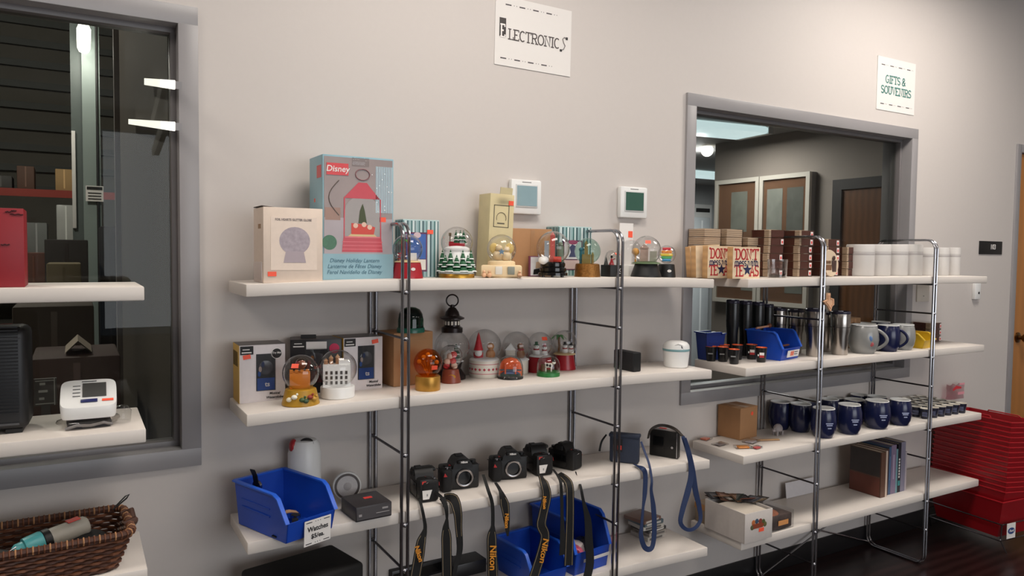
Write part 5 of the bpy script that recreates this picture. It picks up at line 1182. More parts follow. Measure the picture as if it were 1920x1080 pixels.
# stack of discs / cassettes
p = surf(1232, 1014, T4); z = p.z+.0003
for k, (w_, d_, h, c_, dxx, rz, lb) in enumerate(((.1, .1, .018, (172, 166, 158), .0, .1, 'pale cased tape at the foot of the tape stack'), (.1, .1, .016, (150, 142, 134), .012, .05, 'grey cased tape second from the stack foot'), (.11, .1, .012, (58, 56, 56), .004, .15, 'black cased tape in the middle of the stack'), (.11, .1, .016, (186, 182, 174), -.01, .0, 'white cased tape below the top two tapes'), (.11, .1, .016, (84, 100, 108), -.012, .1, 'blue-grey cased tape second from the stack top'), (.11, .11, .014, (120, 92, 80), -.03, .2, 'brown cased tape on top of the tape stack'))):
    t = thing('cased_tape', lb, 'tape', (p.x+dxx, p.y+.06, z), rz, 'stack of cased tapes')
    P_(t, 'case', lambda b: b.box(-w_/2, w_/2, -d_/2, d_/2, 0, h, bev=.0015), C('tape%d' % k, c_, .35))
    P_(t, 'spine_label', lambda b: b.box(-w_*.4, w_*.35, -d_/2-.0006, -d_/2, h*.25, h*.75), C('spine%d' % k, (200, 196, 190) if sum(c_) < 400 else (96, 92, 90)))
    z += h+.0004
# black case hanging below the third shelf at left: large black bag on bottom shelf
a = ony(480, 1082, 2.2); b = ony(690, 1082, 2.2)
t = thing('laptop_bag', 'black padded bag on the bottom shelf under the watch bin', 'bag', (.62, 2.16, T4+.0085), .22)
P_(t, 'body', lambda b: b.box(-.16, .15, 0, .2, 0, zat(640, 1046, (.7, 2.2, .5))-T4-.03, bev=.012, seg=3), mat('bag_nylon', (9, 8, 8), .8, noise=.2, scale=120, bump=.2))
P_(t, 'zip', lambda b: b.box(-.12, .12, -.002, .002, .1, .104), C('zip_grey', (50, 48, 48)))
P_(t, 'carry_handle', lambda b: b.tube([(-.04, -.004, .08), (-.03, -.012, .09), (.03, -.012, .09), (.04, -.004, .08)], .005, 8), M_strap)
# ================================================================== RIGHT RACK, TOP SHELF
M_pine = mat('pine_block', (226, 204, 172), .6, noise=.05, scale=9, wave='Z'); M_pined = mat('pine_edge', (196, 154, 106), .6, noise=.09, scale=11, wave='Z')
M_rtx = C('texas_red', (178, 44, 48)); M_nvy = C('texas_navy', (36, 40, 78))
def star(t, x, z, r, m, y=-.001):
    mb = MB(); mb.prism([(x+math.cos(PI/2+k*PI/5)*r*(1 if k % 2 == 0 else .4), z+math.sin(PI/2+k*PI/5)*r*(1 if k % 2 == 0 else .4)) for k in range(10)], y-.0006, y); return part('star', mb, m, t)
def block(label, px, pxr, py_top, y, printed, rz=0, dep_=.02, tilt=0):
    t, W, D, H = pbox('wood_block', label, 'wooden sign', (px, 524), (pxr, 522), None, py_top, T1, M_pined, 'wooden block signs', .001, depth=dep_, y=y, rz=rz)
    panel(t, 'printed_face', .0006, W-.0006, .0006, H-.0006, M_pine, 0, .0006)
    if printed:
        s = W/.125
        slab(t, "DON'T", .032*s, M_rtx, TR(W*.5, -.0009, H*.77), .16, 1.0); slab(t, 'mess with', .023*s, M_nvy, TR(W*.5, -.0009, H*.52), .15, .97)
        slab(t, 'TE', .033*s, M_rtx, TR(W*.23, -.0009, H*.25), .16, 1.0); slab(t, 'AS', .033*s, M_rtx, TR(W*.79, -.0009, H*.25), .16, .95); star(t, W*.53, H*.28, .021*s, M_nvy)
        for x in (.08, .92): disc(t, 'corner_mark', W*x, H*.92, W*.035, W*.035, M_rtx, -.0009, 12)
    t.rotation_euler.y = tilt
    return t
block("wooden block sign reading DON'T MESS WITH TEXAS, unobstructed", 1373, 1424, 463, 2.165, True, 0, .03)
block('wooden block sign partly hidden behind its twin, reading DON mess TE', 1326, 1374, 461, 2.235, True, 0, .03)
block('blank-edged wooden block leaning behind the block signs', 1305, 1350, 461, 2.285, False, 0, .028, -.05)
block('outermost blank wooden block leaning at the shelf end', 1296, 1340, 463, 2.33, False, 0, .028, -.1)
for o in [x for x in bpy.data.objects if x.name.startswith('wood_block') and x.rotation_euler.y != 0]: o.location.z += .0
# glass tumbler
c, m = place(1457, 522, T1, 17, 2.155)
t = thing('whisky_glass', 'short clear glass tumbler in front of the coaster stacks', 'glass', c)
hh = zat(1457, 486, c)-c.z
P_(t, 'glass', lambda b: b.lathe([(0, .001), (16*m, 0), (17*m, .004), (18.5*m, hh), (17.6*m, hh), (15.5*m, .018), (0, .016)], 32), glassmat('tumbler_glass', (252, 252, 252), 1, 1.6, .06, rim=.7, pwr=2.5))
P_(t, 'glass_foot', lambda b: b.lathe([(0, .002), (15*m, .002), (15*m, .014), (0, .015)], 32), glassmat('tumbler_foot', (190, 186, 178), 1, 1.6, .05))
# coaster sets: each set is four cream-edged slices in a clear case
M_cof = C('coaster_brown', (92, 52, 42), .45, scale=25); M_coe = C('coaster_cream', (206, 186, 160), .6)
M_tagw = C('tag_white', (236, 226, 222), .5); M_tagr = C('tag_redprint', (226, 74, 70), .5)
UH = .0345; UW = .098
def coasters(label, x, y, z, tagx=.85, tagged=True, rz=0, pale=False):
    t = thing('coaster_set', label, 'coaster set', (x, y, z), rz, 'boxed coaster sets')
    for k in range(4): P_(t, 'slice', lambda b: b.box(.0, UW-.004, .0, UW-.004, .001+k*.0083, .0083+k*.0083), M_coe)
    if not pale: P_(t, 'brown_side', lambda b: b.box(-.0014, .0, .026, UW-.004, .001, UH-.0015), M_cof)
    if not pale: P_(t, 'brown_face', lambda b: b.box(.014, UW-.003, -.0016, 0, .001, UH-.0015), M_cof)
    P_(t, 'case', lambda b: b.box(-.002, UW, -.0035, UW, 0, UH), M_case)
    if tagged:
        g = P_(t, 'tag', lambda b: b.box(UW*tagx-.008, UW*tagx+.008, -.0045, -.0036, .005, .028), M_tagw)
        P_(g, 'tag_print', lambda b: b.box(UW*tagx-.0045, UW*tagx+.0045, -.005, -.0045, .009, .021), M_tagr)
M_case = glassmat('coaster_case', (236, 232, 230), .9, 1.4, .04)
ordn = ['bottom', 'second', 'third', 'fourth', 'fifth', 'sixth', 'seventh']
def column(px, y, n, lbl, tagx, pale=False, dz=0, tag_every=1, T=T1):
    p = surf(px, 500, T, y); z = p.z+.0004
    for k in range(n): coasters('boxed coaster set, %s up in %s' % (ordn[k], lbl), p.x+random.uniform(-.003, .003), y+random.uniform(0, .004), z+k*(UH+.0004), tagx, k % tag_every == 0, 0, pale)
column(1440, 2.265, 6, 'the column behind the glass tumbler', .85, False, tag_every=2)
column(1497, 2.235, 6, 'the tall middle column', .8)
column(1549, 2.25, 5, 'the column behind the rack post', .78)
column(1588, 2.26, 4, 'the column beside the white jars', .8)
column(1320, 2.325, 6, 'the pale column nearest the window frame', .85, True, tag_every=9)
column(1362, 2.325, 6, 'the second pale column behind the block signs', .85, True, tag_every=9)
column(1402, 2.325, 5, 'the third pale column behind the block signs', .85, True, tag_every=9)
# round wooden souvenir leaning on the coasters
c = surf(1556, 515, T1, 2.2)
t = thing('round_plaque', 'round cream and brown plaque leaning on the coaster columns', 'plaque', c, .1)
X = TR(0, 0, .062, rx=PI/2-.1)
P_(t, 'disc', lambda b: b.lathe([(0, -.004), (.06, -.004), (.062, 0), (.06, .004), (0, .004)], 36, M=X), M_coe)
P_(t, 'brown_inlay', lambda b: b.box(-.046, .0, -.0072, -.0045, .014, .055), C('inlay_brown', (120, 84, 58)))
P_(t, 'dark_figure', lambda b: (b.box(.004, .04, -.008, -.0045, .016, .075, bev=.002), b.sphere((.02, -.006, .086), .011, 12, 8, sy=.3)), C('figure_dark', (70, 50, 44)))
for k in range(4): P_(t, 'slat_line', lambda b: b.box(-.04+k*.01, -.038+k*.01, -.0078, -.0045, .06, .074), C('inlay_brown', (1, 1, 1)))
# frosted white jars
M_fro = mat('frosted_white', (224, 220, 216), .5, noise=.03, trans=.25); M_fb = C('jar_band', (176, 170, 168), .5)
def jar(label, px, pxr, y, top=458):
    a = surf(px, 516, T1, y); w_ = (ony(pxr, 516, y).x-a.x)
    t = thing('frosted_jar', label, 'jar', (a.x+w_/2, y+w_/2, a.z+.0003), 0, 'frosted white jars')
    h = zat(px, top, a)-a.z; r = w_/2
    P_(t, 'jar_body', lambda b: b.lathe([(0, 0), (r*.94, 0), (r, .006), (r, h*.96), (r*.95, h), (r*.9, h), (r*.9, .01), (0, .01)], 28), M_fro)
    P_(t, 'printed_band', lambda b: b.lathe([(r*1.004, h*.66), (r*1.008, h*.68), (r*1.004, h*.72)], 28), M_fb)
    P_(t, 'printed_band', lambda b: b.lathe([(r*1.004, h*.74), (r*1.006, h*.75), (r*1.004, h*.76)], 28), M_fb)
    return t
for k, (a, b, y, lb) in enumerate(((1619, 1650, 2.2, 'frosted white jar touching the last coaster column'), (1651, 1680, 2.2, 'second frosted white jar from the coasters'), (1684, 1712, 2.2, 'frosted white jar with a dark mark on its band'), (1714, 1738, 2.2, 'frosted white jar just before the outer rack post'), (1742, 1764, 2.215, 'frosted white jar behind the outer rack post'), (1768, 1786, 2.22, 'small frosted white jar past the outer rack post'), (1790, 1806, 2.23, 'last small frosted white jar at the shelf end'))):
    t = jar(lb, a, b, y, 458 if k < 4 else 464)
    if k == 2: P_(t, 'dark_mark', lambda b: b.box(.01, .016, -.036, -.033, .074, .092), M_ink)

# tan keyring charm hanging on the post
p = ony(1553, 565, 2.098)
t = thing('hanging_charm', 'tan state-shaped wooden charm hanging on the rack post', 'charm', p)
k_ = .0026
pts = [(-14, 0), (-8, 2), (-5, 3), (-5, 14), (2, 14), (3, 6), (12, 4), (13, -6), (8, -9), (5, -17), (0, -13), (-4, -7), (-8, -5)]
P_(t, 'charm', lambda b: b.prism([(x*k_, z*k_) for x, z in pts], -.006, .002), mat('charm_wood', (222, 176, 140), .5, noise=.08, scale=20))
P_(t, 'charm_rim', lambda b: b.tube([(x*k_*.72, -.0065, z*k_*.72) for x, z in pts], .0015, 6, True), C('charm_line', (196, 140, 104)))
P_(t, 'loop', lambda b: b.tube([(0, 0, .034), (-.006, -.001, .044), (0, -.001, .056), (.006, -.001, .044), (0, 0, .034)], .001, 6), M_ink)

# ================================================================== RIGHT RACK, SECOND SHELF
M_org = C('orange_glaze', (232, 100, 50), .3); M_shot = mat('shot_black', (22, 22, 24), .3, noise=.1)
def shot(label, px, py, w_=21, h=28, T=T2, m=M_shot, inner=M_org, grp='black shot glasses', deco='grey', lim=None):
    c, mm = place(px, py, T, w_*.4)
    t = thing('shot_glass', label, 'shot glass', c, face(c), grp)
    r = w_/2*mm; H = h*mm*.98
    P_(t, 'cup', lambda b: b.lathe([(0, 0), (r*.74, 0), (r*.78, .003), (r, H), (r*.93, H)], 24), m)
    P_(t, 'lining', lambda b: b.lathe([(r*.935, H*.995), (r*1.0, H*1.0), (r*.99, H*1.015), (r*.9, H*.98), (r*.72, H*.25), (0, H*.2)], 24), inner)
    if deco == 'grey': P_(t, 'print_line', lambda b: b.box(-r*.55, r*.3, -r*.93, -r*.8, H*.5, H*.58), C('print_silver', (140, 140, 140)))
    elif deco == 'flag':
        P_(t, 'print_white', lambda b: b.box(-r*.3, r*.5, -r*.94, -r*.7, H*.5, H*.68), M_paper); P_(t, 'print_red', lambda b: b.box(-r*.3, r*.5, -r*.9, -r*.7, H*.34, H*.5), M_rtx); P_(t, 'print_star', lambda b: b.box(-r*.6, -r*.4, -r*.88, -r*.7, H*.44, H*.56), M_paper)
    elif deco == 'lines':
        for z in (.32, .44, .56): P_(t, 'print_line', lambda b: b.box(-r*.5, r*.5, -r*.93, -r*.75, H*z, H*z+.0022), C('print_blue', (120, 128, 160)))
    return t
for a, b, d, lb in ((1333, 678, 'grey', 'black orange-lined shot glass at the shelf end'), (1357, 675, None, 'black orange-lined shot glass at the back of the cluster'), (1382, 675, None, 'black orange-lined shot glass behind the cluster front'), (1355, 679, 'grey', 'black orange-lined shot glass in the middle of the cluster'), (1376, 683.5, 'grey', 'black orange-lined shot glass at the front of the cluster'), (1409, 674.5, 'flag', 'black shot glass with flag print by the blue bin, rear'), (1427, 680, 'flag', 'black shot glass with flag print by the blue bin, front')):
    shot(lb, a, b, deco=d)
a = surf(1463, 677, T2); 
bn = bin_('blue hopper bin of pins with a red and white label', (a.x, a.y, a.z+.0003), .22, .15, .16, .125, T2, lip=.42)
mb = MB(); mb.box(.03, .135, -.0135, -.0115, .016, .046, M=TR(rx=.16)); lbp = part('label_card', mb, M_paper, bn)
mb = MB(); mb.box(.055, .085, -.0142, -.0135, .022, .042, M=TR(rx=.16)); part('red_mark', mb, C('mark_coral', (232, 120, 96)), lbp)
for z in (.026, .036): mb = MB(); mb.box(.09, .12, -.0142, -.0135, z, z+.003, M=TR(rx=.16)); part('text_line', mb, M_ink, lbp)
for k, (x, y, rz, c_, lb) in enumerate(((.05, .03, .4, (140, 96, 70), 'brown wooden pen'), (.08, .05, 1.0, (196, 150, 110), 'tan wooden pen'), (.11, .04, -.3, (120, 70, 50), 'dark wooden pen'), (.09, .07, .1, (160, 120, 90), 'light brown wooden pen'), (.06, .09, -.8, (60, 70, 110), 'blue wooden pen'))):
    q = inworld(bn, (x, y*.6+.03, .03+.008*k)); mb = MB(); mb.tube([(-.04, 0, 0), (.034, 0, .01), (.042, 0, .011)], [.005, .005, .002], 8)
    t = thing('souvenir_pen', lb+' in the labelled blue bin', 'pen', q, rz, 'pens in the blue bin'); part('barrel', mb, C('pen%d' % k, c_), t)
    P_(t, 'clip', lambda b: b.box(-.038, -.01, -.001, .001, .004, .008), M_chrome)
q = inworld(bn, (.08, .13, .127)); t = thing('wooden_spoon', 'wooden stick with a brown knob lying across the blue bin', 'stick', q, .15)
P_(t, 'stick', lambda b: b.tube([(-.05, 0, .004), (.05, 0, .008)], .005, 8), C('stick_pink', (206, 150, 120)))
P_(t, 'knob', lambda b: b.sphere((.055, 0, .01), .011, 12, 8), C('knob_brown', (120, 66, 40)))
bin_('dark blue bin at the window end of the second shelf', (2.465, 2.352, T2+.0015), PI/2, .09, .055, .12, T2, m=C('bin_navy', (20, 46, 118), .4), lip=.95, rimm=C('bin_navy', (1, 1, 1)))
# insulated tumblers
M_ss = mat('brushed_steel', (176, 170, 164), .24, 1, noise=.08, scale=40); M_lid = C('lid_smoke', (52, 50, 66), .2); M_btum = mat('black_tumbler', (24, 25, 26), .3, noise=.1, scale=20)
def tumbler(label, px, y, m, w_=35, top=582, grp='insulated tumblers'):
    c = surf(px, 660, T2, y); mm = mpp(c); r = w_/2*mm; H = zat(px, top, c)-c.z; c.z += .0004
    t = thing('insulated_tumbler', label, 'tumbler', c, face(c), grp)
    P_(t, 'body', lambda b: b.lathe([(0, 0), (r*.78, 0), (r*.82, .004), (r*.84, H*.42), (r*.98, H*.55), (r, H*.94), (r*.98, H*.95), (0, H*.95)], 32), m)
    P_(t, 'lid', lambda b: b.lathe([(r*1.0, H*.94), (r*1.03, H*.955), (r*1.02, H*.985), (r*.92, H), (r*.86, H*.985), (0, H*.98)], 32), M_lid)
    P_(t, 'lid_slider', lambda b: b.box(-r*.25, r*.25, -r*.7, -r*.2, H*.98, H*1.01, bev=.002), C('slider_pale', (190, 190, 200), .2))
    P_(t, 'seam_ring', lambda b: b.lathe([(r*1.0, H*.63), (r*1.01, H*.635), (r*1.0, H*.64)], 32), M_ink)
for px, y, w_, top, lb in ((1574, 2.21, 35, 583, 'polished steel tumbler just past the rack post'), (1527, 2.225, 36, 578, 'polished steel tumbler in front of the rack post'), (1490, 2.345, 29, 580, 'polished steel tumbler behind the labelled blue bin'), (1459, 2.388, 26, 577, 'polished steel tumbler at the back beside the rack frame'), (1548, 2.31, 28, 585, 'polished steel tumbler behind the other steel tumblers')):
    tumbler(lb, px, y, M_ss, w_, top)
for px, y, w_, top, lb in ((1419, 2.39, 24, 566, 'black tumbler behind the rear of the labelled bin'), (1396, 2.39, 24, 564, 'black tumbler third from the window end'), (1372, 2.39, 24, 562, 'black tumbler second from the window end'), (1438, 2.392, 20, 570, 'black tumbler squeezed beside the rack back post')):
    tumbler(lb, px, y, M_btum, w_, top)
# bellied mugs
def mug(label, px, py, w_, h, T, m, hang=0, deco=None, grp='bellied mugs', inner=M_whitep, handle=True, y=None, belly=1):
    c, mm = place(px, py, T, w_*.42, y); r = w_/2*mm; H = h*mm*.94
    t = thing('mug', label, 'mug', c, face(c), grp)
    P_(t, 'cup', lambda b: b.lathe([(0, 0), (r*.68, 0), (r*.72, .004), (r*.9, H*.2), (r, H*.48), (r*.95, H*.75), (r*.84, H*.97), (r*.8, H)], 32), m)
    P_(t, 'lining', lambda b: b.lathe([(r*.86, H*.985), (r*.84, H*1.01), (r*.78, H*1.0), (r*.8, H*.75), (r*.84, H*.4), (r*.5, H*.12), (0, H*.1)], 32), inner)
    if handle:
        ca, sa = math.cos(hang), math.sin(hang)
        P_(t, 'handle', lambda b: b.tube([(r*(.86+.62*math.sin(PI*q/14)**.8)*ca, r*(.86+.62*math.sin(PI*q/14)**.8)*sa, H*(.84-.66*q/14)) for q in range(15)], r*.11, 10), m)
    if deco == 'text':
        for k, (z, w2) in enumerate(((.52, .62), (.46, .5), (.36, .3))):
            a0 = .35
            P_(t, 'print_line', lambda b: b.lathe([(r*1.003, H*z), (r*1.006, H*(z+.02)), (r*1.003, H*(z+.035))], 64), None) if False else None
            mb = MB(); n = 8
            for q in range(n):
                a = -PI/2+.5-w2/2+w2*q/(n-1); b_ = a+w2/(n-1)
                if q == n-1: break
                rr = r*1.006
                mb.add([(rr*math.cos(a), rr*math.sin(a), H*z), (rr*math.cos(b_), rr*math.sin(b_), H*z), (rr*math.cos(b_), rr*math.sin(b_), H*z+.0045), (rr*math.cos(a), rr*math.sin(a), H*z+.0045)], [(0, 1, 2, 3)])
            part('print_line', mb, C('mug_print', (170, 178, 210)), t)
    elif deco == 'emblem':
        P_(t, 'emblem', lambda b: b.sphere((r*.35, -r*.86, H*.55), r*.22, 14, 8, sy=.25), C('emblem_blue', (96, 128, 176))); P_(t, 'emblem_red', lambda b: b.sphere((r*.5, -r*.8, H*.36), r*.16, 12, 8, sy=.25), C('emblem_red', (170, 80, 84)))
    return t
M_gmug = mat('grey_mug', (142, 142, 140), .22, noise=.06, scale=15)
mug('grey bellied mug with a colour emblem and pale handle', 1618, 664, 54, 56, T2, M_gmug, -.15, 'emblem')
mug('navy mug standing behind the emblem mug', 1620, 655, 46, 50, T2, M_navy, 2.6)
mug('navy mug with handle beside the emblem mug', 1664, 660, 44, 52, T2, M_navy, -.1)
mug('navy mug at the back between the grey mugs', 1650, 648, 38, 46, T2, M_navy, 2.6)
mug('plain grey bellied mug next to the yellow box', 1692, 657, 43, 50, T2, M_gmug, 2.4)
# yellow packet and brown sets
a = surf(1729, 654, T2)
MY = C('yellow_plastic', (222, 180, 36), .4)
bin_('small yellow hopper bin on the second shelf', (a.x, a.y, a.z+.0003), .1, .13, .105, .075, T2, m=MY, rimm=C('yellow_rim', (236, 198, 60), .4), lip=.55, grp=None)
p = surf(1745, 646, T2, 2.31)
for k in range(3): coasters('brown boxed coaster set, %s up behind the yellow carton' % ordn[k], p.x, 2.315, p.z+.0004+k*(UH+.0004), .9)
p = surf(1590, 640, T2, 2.36); mb = MB()
t = thing('small_carton', 'small tan carton behind the steel tumblers', 'box', (p.x+.03, 2.345, p.z+.0004))
P_(t, 'carton', lambda b: b.box(-.045, .045, 0, .07, 0, .15, bev=.002), C('carton_tan', (150, 112, 76))); P_(t, 'tape_strip', lambda b: b.box(-.008, .008, -.001, 0, .005, .145), C('tape_tan', (1, 1, 1)))

# ================================================================== RIGHT RACK, THIRD SHELF
t, W, D, H = pbox('kraft_carton', 'brown kraft carton with a round red sticker beside the packets', 'box', (1387, 826), (1419, 818), None, 766, T3, M_kraft, depth=.12)
mb = MB(); n = 16; mb.add([(W*.68+.009*math.cos(2*PI*k/n), -.0008, H*.78+.009*math.sin(2*PI*k/n)) for k in range(n)], [list(range(n))]); part('red_sticker', mb, M_tag, t)
panel(t, 'seam_tape', 0, W, H*.96, H*.985, C('tape_tan', (1, 1, 1)))
mb = MB(); mb.box(W*.3, W*.55, D*.02, D*.98, H-.0005, H+.0008); part('top_tape', mb, C('tape_tan', (1, 1, 1)), t)
def packet(label, px, py, c_, L=.05, wd=.03, rz=0, chain=True, h=.008):
    p = surf(px, py, T3); t = thing('keyring_packet', label, 'packet', p+Vector((0, 0, .0003)), rz, 'small packets on the shelf end')
    P_(t, 'charm', lambda b: b.box(-L/2, L/2, -wd/2, wd/2, .0005, h, bev=.0025), C('pk'+str(c_), c_, .4))
    P_(t, 'bag', lambda b: b.box(-L*.75, L*.75, -wd*.75, wd*.75, 0, h+.002, bev=.001), M_clear)
    if chain: P_(t, 'ring', lambda b: b.tube([(L*.62+.009*math.cos(2*PI*k/12), .009*math.sin(2*PI*k/12), .004) for k in range(12)], .0012, 6, True), M_chrome)
packet('orange and yellow charm packet at the shelf corner', 1393, 840, (226, 140, 50), .05, .026, -.4)
packet('small red charm packet near the shelf corner', 1419, 841, (206, 84, 84), .03, .02, .1)
packet('coral charm packet at the back of the shelf end', 1322, 824, (206, 112, 84), .04, .03, .3, False)
packet('grey coin packet beside the coral packet', 1350, 834, (150, 140, 140), .045, .03, .1, False, .004)
packet('pale clear packet beside the kraft carton', 1408, 829, (206, 198, 202), .05, .035, .3, False, .006)
p = surf(1446, 828, T3)
t = thing('wooden_strip', 'thin wooden strip lying in front of the grey figurine', 'strip', p+Vector((0, .02, .0003)), -.35)
P_(t, 'strip', lambda b: b.box(-.055, .055, -.007, .007, 0, .006, bev=.001), C('strip_wood', (196, 156, 108))); P_(t, 'dark_edge', lambda b: b.box(-.055, .055, -.0078, -.007, .0, .003), C('strip_dark', (120, 84, 52)))
p, mm = place(1458, 817, T3, 8)
t = thing('armadillo_figurine', 'small grey armadillo figurine on the third shelf', 'figurine', p, .1)
ma = mat('pewter_grey', (150, 142, 142), .45, noise=.15, scale=120, bump=.3)
P_(t, 'shell', lambda b: b.sphere((0, 0, .026), .025, 18, 10, -.3, 1, sx=1.1, sy=.75), ma)
P_(t, 'head', lambda b: (b.sphere((-.03, 0, .024), .009, 12, 8, sx=1.4), b.sphere((-.033, -.004, .033), .004, 8, 6)), ma)
for x in (-.018, .02): P_(t, 'leg', lambda b: b.cyl((x, -.01, 0), .006, .02, 10), ma); P_(t, 'leg', lambda b: b.cyl((x, .01, 0), .006, .02, 10), ma)
P_(t, 'tail', lambda b: b.tube([(.026, 0, .02), (.036, -.004, .008), (.03, -.012, .004)], [.005, .004, .002], 8), ma)
p = surf(1467, 835, T3)
MUGS = [(1543, 823, 46, 58, 'beside the rack post in the front row'), (1591, 816, 46, 58, 'second of the front row past the rack post'), (1643, 806, 48, 55, 'third of the front row past the rack post'), (1686, 799, 42, 50, 'at the end of the front row by the shot glasses'),
        (1500, 812, 44, 55, 'in the front row before the rack post'), (1462, 801, 42, 54, 'at the near corner beside the figurine'), (1553, 798, 40, 50, 'in the second row behind the post mug'), (1512, 791, 38, 48, 'in the second row near the figurine'), (1601, 797, 42, 48, 'in the second row behind the second front mug'), (1643, 789, 40, 46, 'in the second row behind the third front mug'), (1566, 783, 36, 44, 'in the back row by the rack frame'), (1610, 780, 36, 42, 'in the back row under the window')]
for k, (a, b, w_, h, lb) in enumerate(MUGS): mug('navy bellied mug '+lb, a, b, w_, h, T3, M_navy, 2.3, 'text' if k < 4 else None, 'navy mugs on the third shelf', inner=M_whitep, handle=k in (5, 7, 10, 11))
# field of small navy shot glasses
M_sn = mat('shot_navy', (26, 28, 48), .3, noise=.1)
p0 = surf(1733, 789, T3); n_ = 0
rows = ['front', 'second', 'third', 'fourth', 'back']; cols = ['beside the last mug', 'second from the mugs', 'third from the mugs', 'third from the shelf end', 'second from the shelf end', 'at the shelf end']
for j in range(5):
    for i in range(6):
        x = 3.745+i*.065+(j % 2)*.006; y = 2.178+j*.054
        q = Vector((x, y, T3+droop(x)+.0004)); mm = mpp(q); r = .0268; H = .052
        if n_ == 0:
            t = thing('shot_glass', '', 'shot glass', q, face(q), 'small navy shot glasses'); t0 = t
            P_(t, 'cup', lambda b: b.lathe([(0, 0), (r*.74, 0), (r*.78, .003), (r, H), (r*.93, H)], 20), M_sn)
            P_(t, 'lining', lambda b: b.lathe([(r*1.0, H*.985), (r*1.01, H*1.01), (r*.9, H*1.0), (r*.72, H*.2), (0, H*.15)], 20), M_cream)
            for z in (.3, .46, .6): P_(t, 'print_line', lambda b: b.box(-r*.55, r*.45, -r*.93, -r*.74, H*z, H*z+.003), C('print_blue', (110, 116, 150)))
        else:
            t = copy_tree(t0); t.location = q; t.rotation_euler.z = face(q)
        t['label'] = 'small navy shot glass %s, in the %s row' % (cols[i], rows[j]); n_ += 1
# red and white plastic bag behind the shot glasses
p = surf(1790, 760, T3, 2.405)
t = thing('plastic_bag', 'clear plastic bag with red print behind the shot glasses', 'bag', p, -.05)
mb = MB(); nx, nz = 12, 8; vs = []; fs = []
for side in (-1, 1):
    for k in range(nz+1):
        for i in range(nx+1):
            u = i/nx; v = k/nz; bulge = math.sin(PI*u)*math.sin(PI*min(1, v*1.1))
            vs.append((-.085+.17*u+random.uniform(-.003, .003), side*(.012*bulge+.0008)+random.uniform(-.0025, .0025), .095*v*(1-.12*math.sin(u*9)**2)))
for s_ in (0, (nx+1)*(nz+1)):
    for k in range(nz):
        for i in range(nx): a = s_+k*(nx+1)+i; fs.append((a, a+1, a+nx+2, a+nx+1))
mb.add(vs, fs)
part('bag', mb, glassmat('bag_film', (240, 222, 226), .9, 1.6, .2), t)
P_(t, 'red_print', lambda b: b.ribbon([(-.05, -.017, .06), (-.02, -.018, .075), (.03, -.017, .07)], [.012, .02, .01], (0, -1, 0), .001), C('bag_red', (206, 50, 60)))
P_(t, 'pink_print', lambda b: b.box(.0, .06, -.0165, -.0155, .03, .045), C('bag_pink', (222, 150, 160)))
P_(t, 'pink_print', lambda b: b.box(.02, .07, -.0115, -.0105, .085, .095), C('bag_pink', (1, 1, 1)))

# ================================================================== RIGHT RACK, BOTTOM SHELF
a = surf(1398, 1022, T4); t = thing('patch_box', 'open white box with a flower basket picture on its front', 'box', a+Vector((0, .006, .0003)), 0)
W = .165; D = .225; H = .125; th = .004; Mw = C('matte_white', (206, 198, 192), .6)
P_(t, 'front_panel', lambda b: b.box(0, W, 0, th, 0, H, bev=.0015), Mw); P_(t, 'back_panel', lambda b: b.box(0, W, D-th, D, 0, H), Mw)
P_(t, 'side_panel', lambda b: b.box(0, th, th, D-th, 0, H), Mw); P_(t, 'side_panel', lambda b: b.box(W-th, W, th, D-th, 0, H), Mw); P_(t, 'bottom', lambda b: b.box(th, W-th, th, D-th, 0, th), Mw)
P_(t, 'lid_flap', lambda b: b.box(.006, W*.9, .006, D*.75, H-.012, H-.008, M=TR(0, 0, 0)), C('flap_cream', (214, 204, 190)))
P_(t, 'printed_pot', lambda b: b.prism([(W*.3, H*.44), (W*.64, H*.44), (W*.7, H*.6), (W*.25, H*.6)], -.0012, 0), C('pot_rust', (140, 66, 40)))
for x, z, c_ in ((.3, .66, (190, 110, 60)), (.42, .68, (60, 80, 100)), (.55, .66, (130, 60, 50)), (.66, .62, (80, 90, 50)), (.26, .5, (90, 90, 60)), (.72, .52, (100, 100, 60))): P_(t, 'printed_flower', lambda b: b.sphere((W*x, -.0006, H*z), .011, 10, 6, sy=.08), C('fl'+str(c_), c_))
P_(t, 'price_tag', lambda b: b.box(W*.5, W*.68, -.0018, -.0006, H*.3, H*.42), M_tag)
# heap of patches in the white box and spilling behind
bx = a.x; by = a.y
cols_ = [(70, 52, 44), (40, 38, 40), (120, 86, 60), (90, 60, 46), (150, 140, 130), (60, 66, 60), (104, 74, 52), (50, 44, 44), (130, 70, 50), (84, 84, 90), (110, 92, 70), (56, 50, 46)]
dsc = ['dark brown', 'black', 'tan', 'russet', 'pale grey', 'olive', 'chestnut', 'charcoal', 'rust', 'slate', 'khaki', 'umber']
for k in range(12):
    x = bx+.03+.013*k; y = by+.23-.012*k; t = thing('fabric_patch', '%s fabric patch heaped behind the white picture box' % dsc[k], 'patch', (x+.02, by+.262-.003*k if False else y, T4+.128+random.uniform(0, .006)), random.uniform(-.5, .5), 'fabric patches', rx=random.uniform(-.3, .3), ry=random.uniform(-.2, .35))
    L_ = random.uniform(.03, .05); wd = random.uniform(.02, .035)
    P_(t, 'cloth', lambda b: b.box(-L_, L_, -wd, wd, -.001, .001), C('patch%d' % k, cols_[k], .9)); P_(t, 'stitching', lambda b: b.box(-L_*.7, L_*.7, -wd*.6, wd*.6, .001, .0016), C('patchs%d' % k, tuple(min(255, q+50) for q in cols_[k]), .9))
